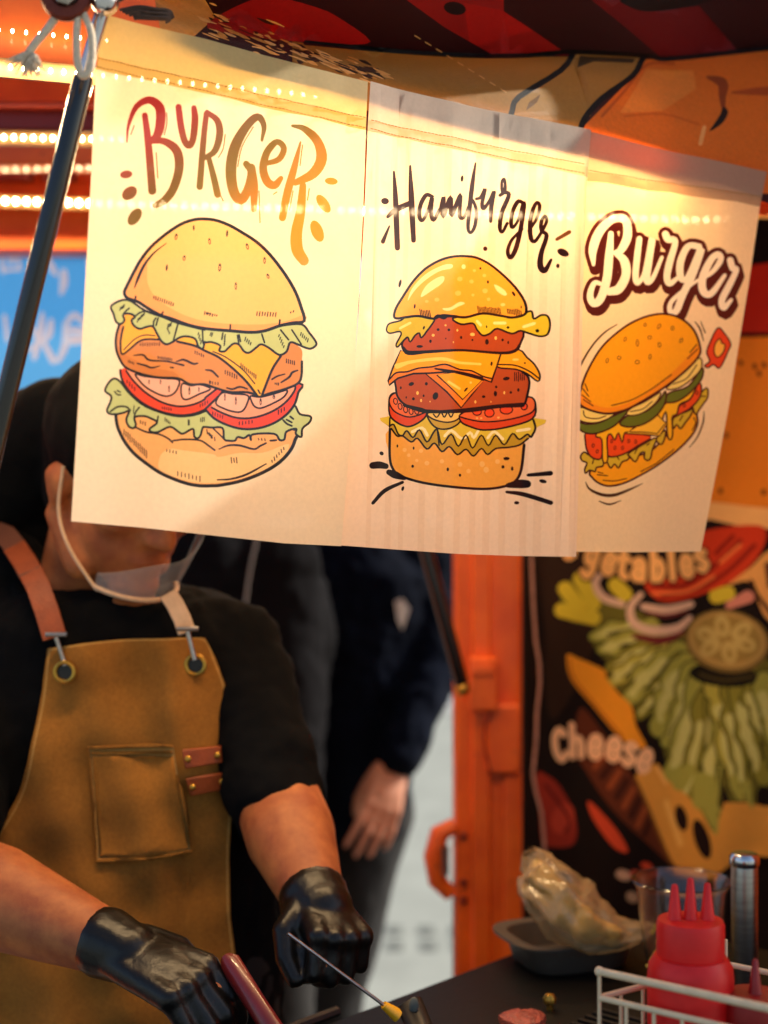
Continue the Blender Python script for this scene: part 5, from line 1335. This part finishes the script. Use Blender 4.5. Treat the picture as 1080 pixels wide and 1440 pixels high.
# ---------------------------------------------------------------- people
def axes(yaw, pitch, roll=0.0):
    """forward, side (image right when yaw = 0), up; yaw turns the face from the camera towards +X, pitch looks down"""
    y, p = R(yaw), R(pitch)
    fh = Vector((math.sin(y), -math.cos(y), 0))
    s = Vector((math.cos(y), math.sin(y), 0))
    f = fh * math.cos(p) - ZZ * math.sin(p)
    u = ZZ * math.cos(p) + fh * math.sin(p)
    q = Matrix.Rotation(R(roll), 3, f)
    return f, q @ s, q @ u

def head_prims(mb, H, yaw, pitch, roll=0, k=1.0):
    f, s, u = axes(yaw, pitch, roll)
    L = lambda a, b, c: H + f * (a * k) + s * (b * k) + u * (c * k)
    A = (f, s, u)
    mb.ell(L(-.012, 0, .035), (.1 * k, .079 * k, .1 * k), A)
    mb.ell(L(.028, 0, -.045), (.066 * k, .062 * k, .072 * k), A)
    mb.ell(L(.05, 0, .0), (.052 * k, .062 * k, .06 * k), A)
    mb.ell(L(.068, 0, -.1), (.028 * k, .034 * k, .026 * k), A)
    mb.ell(L(.078, 0, .032), (.022 * k, .055 * k, .014 * k), A)
    mb.cone(L(.086, 0, .02), .009 * k, L(.112, 0, -.03), .013 * k)
    for sg in (-1, 1):
        mb.ell(L(.1, .012 * sg, -.033), (.012 * k, .01 * k, .009 * k), A)
        mb.ell(L(.06, .042 * sg, -.02), (.03 * k, .022 * k, .022 * k), A)
        mb.ell(L(-.008, .079 * sg, -.012), (.019 * k, .010 * k, .027 * k), A)
        mb.ell(L(-.013, .085 * sg, -.004), (.016 * k, .007 * k, .016 * k), A)
        mb.cone(L(.03, .05 * sg, -.095), .02 * k, L(-.01, .066 * sg, -.05), .018 * k)
    mb.ell(L(.09, 0, -.062), (.012 * k, .026 * k, .006 * k), A)
    mb.ell(L(.087, 0, -.075), (.012 * k, .022 * k, .007 * k), A)
    return L, A

def eyes(L, A, parent, k=1.0):
    for sg in (-1, 1):
        e = MB(); e.ell(L(.084, .032 * sg, .008), (.008 * k, .014 * k, .006 * k), A, 12, 8); e.build('eye', M_eye, parent)
        b = MB(); b.tube([L(.094, .014 * sg, .03), L(.097, .032 * sg, .035), L(.088, .05 * sg, .03)], [.003, .004, .002], 6); b.build('eyebrow', M_hair, parent)

def hand(mb, W, K, palm_n, thumb_dir, curl, k=1.0, spread=1.0, fat=1.0, splay=.65):
    """W wrist, K middle knuckle, palm_n normal out of the palm, thumb_dir towards the thumb side; curl list of bends in degrees"""
    W, K = Vector(W), Vector(K)
    ax = (K - W).normalized()
    th = (Vector(thumb_dir) - ax * Vector(thumb_dir).dot(ax)).normalized()
    pn = ax.cross(th).normalized()
    if pn.dot(Vector(palm_n)) < 0: pn = -pn
    Lp = (K - W).length
    fat = fat * k
    for q in (-1, -.33, .33, 1):
        mb.cone(W + th * (.018 * q * k) + ax * Lp * .1, .0145 * fat, K - ax * abs(q) * .006 + th * (.029 * q * k), .012 * fat)
    mb.ell(W + ax * Lp * .5, (Lp * .55, .036 * k, .017 * fat), (ax, th, pn))
    lens = {1: (.042, .026, .02), .33: (.046, .03, .021), -.33: (.043, .028, .021), -1: (.034, .021, .019)}
    for i, q in enumerate((1, .33, -.33, -1)):
        p = K - ax * abs(q) * .006 + th * (.029 * q * k)
        a = 0.0
        r = .0095 * fat
        for j, l in enumerate(lens[q]):
            a += R(curl[i][j])
            d = ax * math.cos(a) + pn * math.sin(a) + th * (.07 * q * spread)
            d.normalize()
            e = p + d * l * k
            mb.cone(p, r, e, r * .9)
            p, r = e, r * .9
    t0 = W + ax * Lp * .22 + th * .024 * k
    t1 = t0 + (ax * (1.2 - splay) + th * splay + pn * .45).normalized() * .04 * k
    t2 = t1 + (ax * .8 + th * .1 + pn * .6).normalized() * .032 * k
    t3 = t2 + (ax * .8 - th * .25 + pn * .5).normalized() * .026 * k
    mb.cone(t0, .016 * fat, t1, .0125 * fat); mb.cone(t1, .012 * fat, t2, .0105 * fat); mb.cone(t2, .0105 * fat, t3, .0085 * fat)

# ---- cook
XC, YC = -.328, 1.75
cook = thing('person', 'person in black tee shirt, black gloves and brown canvas apron working at the griddle', 'person', (XC, YC, 0))
TR = [(.80, .205, .148), (.95, .205, .150), (1.05, .203, .146), (1.15, .200, .138), (1.25, .200, .126), (1.31, .19, .113), (1.355, .17, .1), (1.395, .125, .082), (1.425, .078, .068)]
EX, EY = Vector((1, 0, 0)), Vector((0, 1, 0))
def tr_rx(z): return interp(z, [(a, b) for a, b, c in TR])
def tr_ry(z): return interp(z, [(a, c) for a, b, c in TR])
def lean(z): return interp(z, [(.8, 0), (1.1, 0), (1.3, -.012), (1.43, -.045)])     # the upper body bends towards the griddle
HC = P(174, 672, 1.66)
body = MB()
L, HA = head_prims(body, HC, 42, 25)
body.cone(Vector((XC - .045, YC + .02, 1.36)), .068, HC + HA[0] * -.025 + HA[2] * -.075, .058)
body.loft([(Vector((XC, YC + lean(z), z)), rx * .93, ry * .88, EX, EY) for z, rx, ry in TR[:-1]])
LS, LE, LW = P(318, 915, 1.73), P(392, 1130, 1.63), P(441, 1262, 1.51)
RS, RE, RW = P(-42, 905, 1.76), P(-92, 1225, 1.52), P(158, 1330, 1.425)
body.cone(LS, .058, LE, .05); body.cone(LE, .05, LE.lerp(LW, .35), .0515); body.cone(LE.lerp(LW, .35), .0515, LW, .034)
body.cone(RS, .058, RE, .052); body.cone(RE, .05, RE.lerp(RW, .35), .054); body.cone(RE.lerp(RW, .35), .054, RW, .031)
for sx in (-1, 1):
    body.cone(Vector((XC + .095 * sx, YC, .85)), .1, Vector((XC + .1 * sx, YC - .02, .48)), .065)
    body.cone(Vector((XC + .1 * sx, YC - .02, .48)), .06, Vector((XC + .105 * sx, YC + .02, .1)), .042)
    body.cone(Vector((XC + .105 * sx, YC + .02, .06)), .035, Vector((XC + .115 * sx, YC - .13, .045)), .03)
LK = P(482, 1322, 1.445); RK = P(272, 1385, 1.37)
lh = ((62, 78, 50), (66, 80, 50), (68, 82, 50), (72, 82, 50))
rhc = ((38, 42, 25), (42, 45, 28), (45, 48, 30), (50, 50, 30))
hand(body, LW, LK, Vector((-.55, .25, -.8)), Vector((-.75, -.5, .1)), lh, .86)
hand(body, RW, RK, Vector((.1, .2, -1)), Vector((.25, .75, .3)), rhc, .92)
bo = body.blob('body', M_skin, cook, .0055, 5)
eyes(L, HA, bo)
# gloves
for W, K, pn, td, cu, pre in ((LW, LK, Vector((-.55, .25, -.8)), Vector((-.75, -.5, .1)), lh, LE), (RW, RK, Vector((.1, .2, -1)), Vector((.25, .75, .3)), rhc, RE)):
    g = MB()
    hand(g, W, K, pn, td, cu, .88 if pre is LE else .94, 1.0, 1.2)
    back = (pre - W).normalized()
    if pre is LE:
        ax_ = (K - W).normalized(); g.ell(K - ax_ * .012 + Vector(pn).normalized() * .032, (.03, .03, .03)); g.ell(W.lerp(K, .5) + Vector(pn).normalized() * .02, (.034, .034, .034))
    r_ = .0375 if pre is LE else .035
    g.cone(W + back * (-.004 if pre is LE else .008), r_ + .001, W + (K - W).normalized() * .022, r_ - .004)
    o = g.blob('glove', M_glove, cook, .0032, 3, wrinkle=.0008, wscale=.03)
    t = MB(); c0 = W + back * .034
    ax = (K - W).normalized()
# tee shirt
sh_ = MB()
sh_.loft([(Vector((XC, YC + lean(z), z)), rx, ry, EX, EY) for z, rx, ry in TR[:-1]] + [(Vector((XC - .02, YC - .02, 1.41)), .092, .074, EX, EY)])
SLE = LS.lerp(LE, .93); SRE = RS.lerp(RE, .75)
sh_.cone(P(278, 905, 1.74), .072, LS, .068); sh_.cone(LS, .068, SLE, .060)
sh_.cone(P(20, 890, 1.77), .075, RS, .072); sh_.cone(RS, .073, SRE, .068)
sh_.cone(P(15, 800, 1.77), .05, P(-60, 850, 1.78), .06)
sh_.cone(Vector((XC - .09, YC + .01, 1.36)), .05, Vector((XC - .16, YC + .01, 1.34)), .055)
shirt = sh_.blob('tee_shirt', M_shirt, cook, .007, 7, wrinkle=.024, wscale=.07, fine=.007)
cl = MB()
cp = []
for k in range(28):
    a = 2 * math.pi * k / 28
    cp.append(Vector((XC - .036 + .083 * math.cos(a), YC - .012 + .07 * math.sin(a), 1.402 + .022 * math.sin(a) - .012 * math.cos(a))))
cl.tube(cp, .0075, 8, closed=True).build('collar', M_shirt, shirt)
tr = MB()
tr.loft([(Vector((XC, YC, .98)), .207, .15, EX, EY), (Vector((XC, YC, .78)), .205, .148, EX, EY)])
for sx in (-1, 1):
    tr.cone(Vector((XC + .095 * sx, YC, .85)), .112, Vector((XC + .1 * sx, YC - .02, .48)), .085)
    tr.cone(Vector((XC + .1 * sx, YC - .02, .48)), .085, Vector((XC + .105 * sx, YC + .02, .12)), .075)
tr.blob('trousers', M_trous, cook, .012, 5, wrinkle=.012, wscale=.1)
for sx in (-1, 1):
    MB().cone(Vector((XC + .105 * sx, YC + .02, .045)), .044, Vector((XC + .118 * sx, YC - .15, .036)), .035).build('shoe', M_shoe, cook)
# cap and head wrap
cap = MB()
cap.ell(HC + HA[0] * -.018 + HA[2] * .052, (.112, .092, .092), HA)
cap.cone(HC + HA[0] * -.06 + HA[2] * .01, .07, HC + HA[0] * -.075 + HA[2] * -.05, .052)
cap.ell(HC + HA[0] * .1 + HA[2] * .055, (.055, .075, .012), HA)
cap.cone(P(80, 590, 1.74), .055, P(20, 660, 1.82), .095)
cap.cone(P(20, 660, 1.82), .095, P(-20, 740, 1.84), .06)
cap.cone(P(15, 690, 1.83), .07, P(78, 775, 1.83), .05)
cap.blob('head_wrap', M_hair, cook, .006, 5, wrinkle=.008, wscale=.05, label='black cloth cap and head wrap')
MB().ell(P(108, 566, 1.618), (.012, .008, .021)).build('badge', M_leather2, cook)
# clear mouth shield and its strap
shd = []
n = 22
for j in range(8):
    for k in range(n):
        t = -1.15 + 2.3 * k / (n - 1)
        rr = .070 + .004 * j
        shd.append(HC + HA[0] * (.05 + rr * math.cos(t) * .93) + HA[1] * (.06 * math.sin(t) * (1 + .02 * j)) + HA[2] * (-.101 + .0085 * j * ((.25 + .75 * math.cos(t) ** 2) if t < 0 else 1.0 + .5 * t)))
fs = [(j * n + k, j * n + k + 1, (j + 1) * n + k + 1, (j + 1) * n + k) for j in range(7) for k in range(n - 1)]
so = finish('mouth_shield', mesh('mouth_shield', shd, fs), mat('clear_shield', (245, 245, 245), .15, trans=.0, alpha=.14, var=0, spec=.8), cook, True, 'clear plastic mouth shield with a white rim')
md = so.modifiers.new('t', 'SOLIDIFY'); md.thickness = .0012
MB().tube(shd[:n], .003, 8).build('rim', M_leather2, so)
ear = HC + HA[1] * -.085 + HA[2] * -.035 + HA[0] * .005
MB().tube(ropetube([ear + HA[2] * .05, ear + HA[0] * .012, (ear + shd[0]) / 2 + HA[1] * -.008 + HA[0] * .004, shd[0], shd[1]], 0), .0023, 8).build('strap', M_leather2, so)

# apron, cut to the curve of the body
AX0, AR = XC, 0.016
def apron_map(x, y, lift=0.0):
    d = 1.62
    k = (x - 540) / F
    for _ in range(4):
        z = EYE - (y - 720) / F * d
        rx, ry = tr_rx(z) + .02 + lift + .05 * max(0, 1.2 - z), tr_ry(z) + AR + lift
        yc = YC + lean(z)
        a = k * k / rx ** 2 + 1 / ry ** 2
        b = -2 * (k * XC / rx ** 2 + yc / ry ** 2)
        c = XC ** 2 / rx ** 2 + yc ** 2 / ry ** 2 - 1
        q = b * b - 4 * a * c
        d = (-b - math.sqrt(q)) / (2 * a) if q > 0 else yc
    p = P(x, y, d)
    w = .006 * math.sin(x * .03 + y * .012) + .0045 * math.sin(x * .055 - y * .02 + 1) + .002 * math.sin(x * .02 + y * .06) + .011 * math.exp(-((x - 238 + (y - 900) * -.04) / 22) ** 2) * math.sin((y - 880) * .012)
    p.y -= w
    return p
AP = Art()
TAN = (182, 120, 46)
AP.tag = 'canvas'
bound = [(66, 912), (120, 903), (180, 899), (240, 897), (288, 897), (303, 925), (318, 965), (327, 1020), (329, 1080), (326, 1140), (322, 1210), (324, 1290), (334, 1370), (344, 1450), (350, 1700), (-60, 1700), (-60, 1230), (-20, 1185), (6, 1155), (28, 1112), (42, 1070), (52, 1020), (60, 970)]
AP.line(ID, [(x + (3 if x < 150 else -3), y + 2) for x, y in bound[:14]], 2.2, (222, 168, 88))
AP.line(ID, [(-16, 1192), (8, 1162), (32, 1116), (46, 1074), (56, 1022), (64, 970), (69, 915)], 2.2, (222, 168, 88))
apron = AP.build(bound, apron_map, PM_apron, cook, TAN, 'apron', grid=10)
ap = apron['apron']
if 'canvas' in apron:
    apron['canvas'].name = 'stitched_edge'
    apron['canvas'].parent = ap
pk = Art(); pk.tag = 'seam'
for q in ([(124, 1056), (246, 1051)], [(126, 1064), (247, 1059)], [(126, 1054), (138, 1208)], [(246, 1050), (265, 1197)], [(138, 1208), (266, 1196)]):
    pk.line(ID, q, 2.4, (232, 182, 104), sub=1)
po = pk.build([(122, 1050), (246, 1045), (269, 1200), (135, 1214)], lambda x, y: apron_map(x, y, .0035), PM_apron, cook, (186, 122, 46), 'pocket', grid=10)
for k_, o in po.items():
    o.parent = ap
    if o.name.startswith('pocket'):
        md = o.modifiers.new('t', 'SOLIDIFY'); md.thickness = .0025; md.offset = -1
for q in ([(258, 1052), (311, 1049), (313, 1073), (262, 1079)], [(263, 1093), (317, 1086), (319, 1111), (268, 1120)]):
    c = [apron_map(x, y, .014) for x, y in q]
    t = MB(); nn = Vector((.1, -1, 0)) * .003
    t.add(c + [p - nn * 2 for p in c], [(0, 1, 2, 3), (7, 6, 5, 4), (0, 4, 5, 1), (1, 5, 6, 2), (2, 6, 7, 3), (3, 7, 4, 0)])
    to = t.build('leather_tab', M_leather, cook, bevel=.0015)
    to.parent = ap
    for u in (.12, .88):
        a = c[0].lerp(c[1], u).lerp(c[3].lerp(c[2], u), .5)
        r_ = MB().ell(a + Vector((0, -.001, 0)), (.004, .003, .004)).build('rivet', M_brass, cook)
        r_.parent = ap
for x, y in ((93, 944), (275, 935)):
    c = apron_map(x, y, .006)
    t = MB(); t.tube([c + Vector((.0108 * math.cos(a), -.001, .0108 * math.sin(a))) for a in np.linspace(0, 2 * math.pi, 24, endpoint=False)], .0026, 8, closed=True)
    g_ = t.build('grommet', M_brass, cook); g_.parent = ap
    t = MB().lathe(c + Vector((0, .0015, 0)), [(.0001, 0), (.009, 0), (.009, .001), (.0001, .001)], 20, (0, -1, 0)).build('eyelet_hole', M_black, cook); t.parent = ap
def strap(pts, w, m, name):
    vv = []
    for i, p in enumerate(pts):
        t = (Vector(pts[min(i + 1, len(pts) - 1)]) - Vector(pts[max(i - 1, 0)])).normalized()
        s = t.cross(Vector((.1, -1, .35))).normalized() * w / 2
        nn = s.cross(t).normalized() * .0018
        vv += [p - s + nn, p + s + nn, p + s - nn, p - s - nn]
    ff = []
    for i in range(len(pts) - 1):
        for k in range(4): ff.append((4 * i + k, 4 * i + (k + 1) % 4, 4 * i + 4 + (k + 1) % 4, 4 * i + 4 + k))
    e = 4 * (len(pts) - 1)
    o = MB().add(vv, ff + [(3, 2, 1, 0), (e, e + 1, e + 2, e + 3)]).build(name, m, cook, bevel=.0008)
    o.parent = ap
    return o
strap([P(20, 768, 1.69), P(38, 795, 1.655), P(54, 826, 1.628), P(66, 860, 1.615), P(77, 897, 1.608)], .027, M_leather, 'shoulder_strap')
strap([P(-10, 745, 1.76), P(8, 752, 1.72), P(24, 772, 1.685), P(42, 806, 1.645)], .026, mat('brown_leather', (104, 60, 38), .6), 'neck_strap')
strap([P(236, 835, 1.615), P(246, 850, 1.607), P(256, 870, 1.602), P(263, 890, 1.598)], .02, M_leather2, 'shoulder_strap')
for (x0, y0), (x1, y1), d in (((79, 896), (92, 936), 1.598), ((264, 888), (274, 928), 1.59)):
    a = P(x0, y0, d); b = P(x1, y1, d - .002)
    o = MB().tube([a + Vector((-.012, 0, .003)), a + Vector((.012, 0, .003))], .0028, 8).tube([a, (a + b) / 2, b], [.003, .0026, .003], 8).build('clip', M_steel, cook)
    o.parent = ap
# tools
ra_ = P(318, 1346, 1.40); rb_ = P(404, 1480, 1.33)
kn_ = thing('knife', 'maroon handled tool standing by the gloved hand in front of the apron', 'knife', tuple(rb_))
t = MB(); axk = (rb_ - ra_).normalized(); sd_ = axk.cross(Vector((0, -1, 0))).normalized(); dn = axk.cross(sd_).normalized()
t.loft([(ra_, .006, .006, sd_, dn), (ra_ + axk * .008, .0115, .008, sd_, dn), (ra_.lerp(rb_, .5), .0105, .008, sd_, dn), (rb_, .0115, .008, sd_, dn)], 14).build('handle', M_maroon, kn_)
MB().box(rb_ + axk * .05, (.011, .0015, .05), (sd_, dn, axk)).build('blade', M_steel, kn_, bevel=.001)
sa, sb = P(452, 1348, 1.40), P(546, 1418, 1.41)
tl_ = thing('turner', 'thin metal rod tool with yellow collar and black handle held in the gloved fist', 'turner', tuple(sb))
MB().tube([sa - (sb - sa) * .5, sb], .0018, 8).build('rod', M_steel, tl_)
d1 = (sb - sa).normalized()
MB().loft([(sb - d1 * .006, .005, .004, d1.cross(ZZ).normalized(), d1.cross(ZZ).cross(d1).normalized()), (sb + d1 * .012, .0095, .007, d1.cross(ZZ).normalized(), d1.cross(ZZ).cross(d1).normalized())], 12).build('collar', M_yellow, tl_)
hb_ = P(574, 1408, 1.42); he_ = P(610, 1490, 1.36)
t = MB(); t.tube([P(556, 1422, 1.415), hb_ + Vector((.002, 0, -.004)), he_], [.006, .0145, .012], 14, flat=.6)
ho = t.build('handle', M_black, tl_)
MB().ell(P(582, 1414, 1.405), (.005, .004, .0085)).build('hanging_hole', M_slot, ho)

# ---- bystanders outside the hatch
def bystander(label, X, Y, yaw, jacket, trous, arms, jw=1.0, hem=.78, hood=False, head_k=1.0, step=(0, 0), slim=1.0):
    root = thing('person', label, 'person', (X, Y, 0))
    O = Vector((X, Y, 0))
    f, s, u = axes(yaw, 0)
    kn_o, ft_o = Vector((step[0] * .5, step[1] * .5, 0)), Vector((step[0], step[1], 0))
    T = [(.86, .17, .115), (.98, .165, .11), (1.1, .17, .115), (1.25, .19, .12), (1.36, .18, .105), (1.42, .12, .08), (1.455, .065, .06)]
    T = [(z, rx * (slim if z < 1.2 else (1 + slim) / 2 if z < 1.3 else 1), ry) for z, rx, ry in T]
    b = MB()
    H = O + Vector((0, 0, 1.62))
    Lh, A = head_prims(b, H, yaw, 12, 0, head_k)
    b.cone(O + ZZ * 1.4, .062, H - ZZ * .07, .056)
    b.loft([(O + ZZ * z, rx, ry, s, -f) for z, rx, ry in T])
    for sx in (-1, 1):
        b.cone(O + s * (.09 * sx * slim) + ZZ * .88, .092, O + s * (.1 * sx * slim) + ZZ * .48 + f * .02 + kn_o, .06)
        b.cone(O + s * (.1 * sx * slim) + ZZ * .48 + f * .02 + kn_o, .057, O + s * .105 * sx + ZZ * .1 + ft_o, .04)
        b.cone(O + s * .105 * sx + ZZ * .05 + ft_o, .034, O + s * .12 * sx + ZZ * .04 + f * .15 + ft_o, .028)
    for sh0, el, wr, kn0, pn, td, cu in arms:
        b.cone(sh0, .05, el, .042); b.cone(el, .041, wr, .028)
        hand(b, wr, kn0, pn, td, cu, 1.1, 1.6, .9, .3)
    bo = b.blob('body', M_skin2, root, .0055, 3)
    eyes(Lh, A, bo, head_k)
    j = MB()
    j.loft([(O + ZZ * hem, .205 * jw * slim, .15, s, -f)] + [(O + ZZ * z, (rx + .03) * jw, ry + .032, s, -f) for z, rx, ry in T[:-1] if z > hem + .02] + [(O + ZZ * 1.47, .085, .08, s, -f)])
    for sh0, el, wr, kn0, pn, td, cu in arms:
        inn = sh0.lerp(O + ZZ * sh0.z, .35)
        j.cone(inn, .085, sh0, .078); j.cone(sh0, .074, el, .066); j.cone(el, .066, el.lerp(wr, .92), .05)
    if hood:
        j.cone(O + ZZ * 1.44 - f * .09 - s * .06, .05, O + ZZ * 1.44 - f * .09 + s * .06, .05)
    j.blob('jacket', jacket, root, .0085, 5, wrinkle=.03, wscale=.11, fine=.01)
    t = MB()
    t.loft([(O + ZZ * .98, .178 * slim, .125, s, -f), (O + ZZ * .82, .18 * slim, .125, s, -f)])
    for sx in (-1, 1):
        t.cone(O + s * (.09 * sx * slim) + ZZ * .86, .1, O + s * (.1 * sx * slim) + ZZ * .48 + f * .02 + kn_o, .078)
        t.cone(O + s * (.1 * sx * slim) + ZZ * .48 + f * .02 + kn_o, .077, O + s * .105 * sx + ZZ * .1 + ft_o, .066)
        MB().cone(O + s * .105 * sx + ZZ * .042 + ft_o, .042, O + s * .12 * sx + ZZ * .036 + f * .17 + ft_o, .035).build('shoe', M_shoe, root)
    t.blob('trousers', trous, root, .012, 5, wrinkle=.014, wscale=.1)
    h = MB()
    h.ell(H - f * .022 + ZZ * .055, (.106, .088, .098), A)
    h.ell(H - f * .05 - ZZ * .01, (.07, .083, .07), A)
    h.blob('hair', M_hair, root, .008, 3, wrinkle=.01, wscale=.03)
    return root
relax = ((18, 25, 15), (22, 28, 18), (26, 30, 20), (30, 34, 22))
Y3 = 3.1
X3_ = P(476, 0, Y3).x
arms3 = [(P(598, 792, 3.12), P(606, 945, 3.06), P(554, 1072, 2.92), P(536, 1140, 2.87), Vector((-.45, .85, -.1)), Vector((-.9, -.35, .0)), ((10, 18, 12), (12, 22, 14), (15, 24, 15), (18, 26, 16))),
         (P(400, 792, 3.14), P(380, 960, 3.12), P(400, 1110, 3.05), P(405, 1165, 3.02), Vector((.6, .6, 0)), Vector((.2, -1, 0)), relax)]
p3 = bystander('person in a loose navy jacket with one bare hand lowered, standing outside the hatch', X3_, Y3, -8, M_navy, M_trous2, arms3, 1.02, .80, step=(-.16, .05), slim=.74)
mk = MB(); mkp = [P(555, 846, 2.905), P(566, 842, 2.91), P(576, 856, 2.915), P(566, 886, 2.91), P(559, 872, 2.905)]
o_ = mk.add(mkp + [p + Vector((0, .004, 0)) for p in mkp], [(0, 1, 2, 3, 4), (9, 8, 7, 6, 5)] + [(i, 5 + i, 5 + (i + 1) % 5, (i + 1) % 5) for i in range(5)]).build('jacket_patch', mat('pale_patch', (180, 176, 170), .8), p3, False)
Y2 = 2.85
X2 = P(318, 0, Y2).x
arms2 = [(P(398, 800, 2.8), P(412, 935, 2.76), P(418, 1050, 2.68), P(420, 1098, 2.65), Vector((-.8, .5, 0)), Vector((-.2, -1, .2)), relax),
         (P(240, 805, 2.88), P(215, 960, 2.9), P(235, 1090, 2.84), P(240, 1140, 2.8), Vector((.8, .5, 0)), Vector((.2, -1, 0)), relax)]
p2 = bystander('person in a charcoal hooded top standing directly behind the cook', X2, Y2, 10, M_hood, M_trous, arms2, 1.0, .86, True)
MB().tube(ropetube([P(362, 755, 2.64), P(352, 800, 2.64), P(345, 850, 2.645), P(342, 880, 2.65)], 0), .0028, 6).build('drawstring', mat('grey_cord', (130, 124, 120), .9), p2)
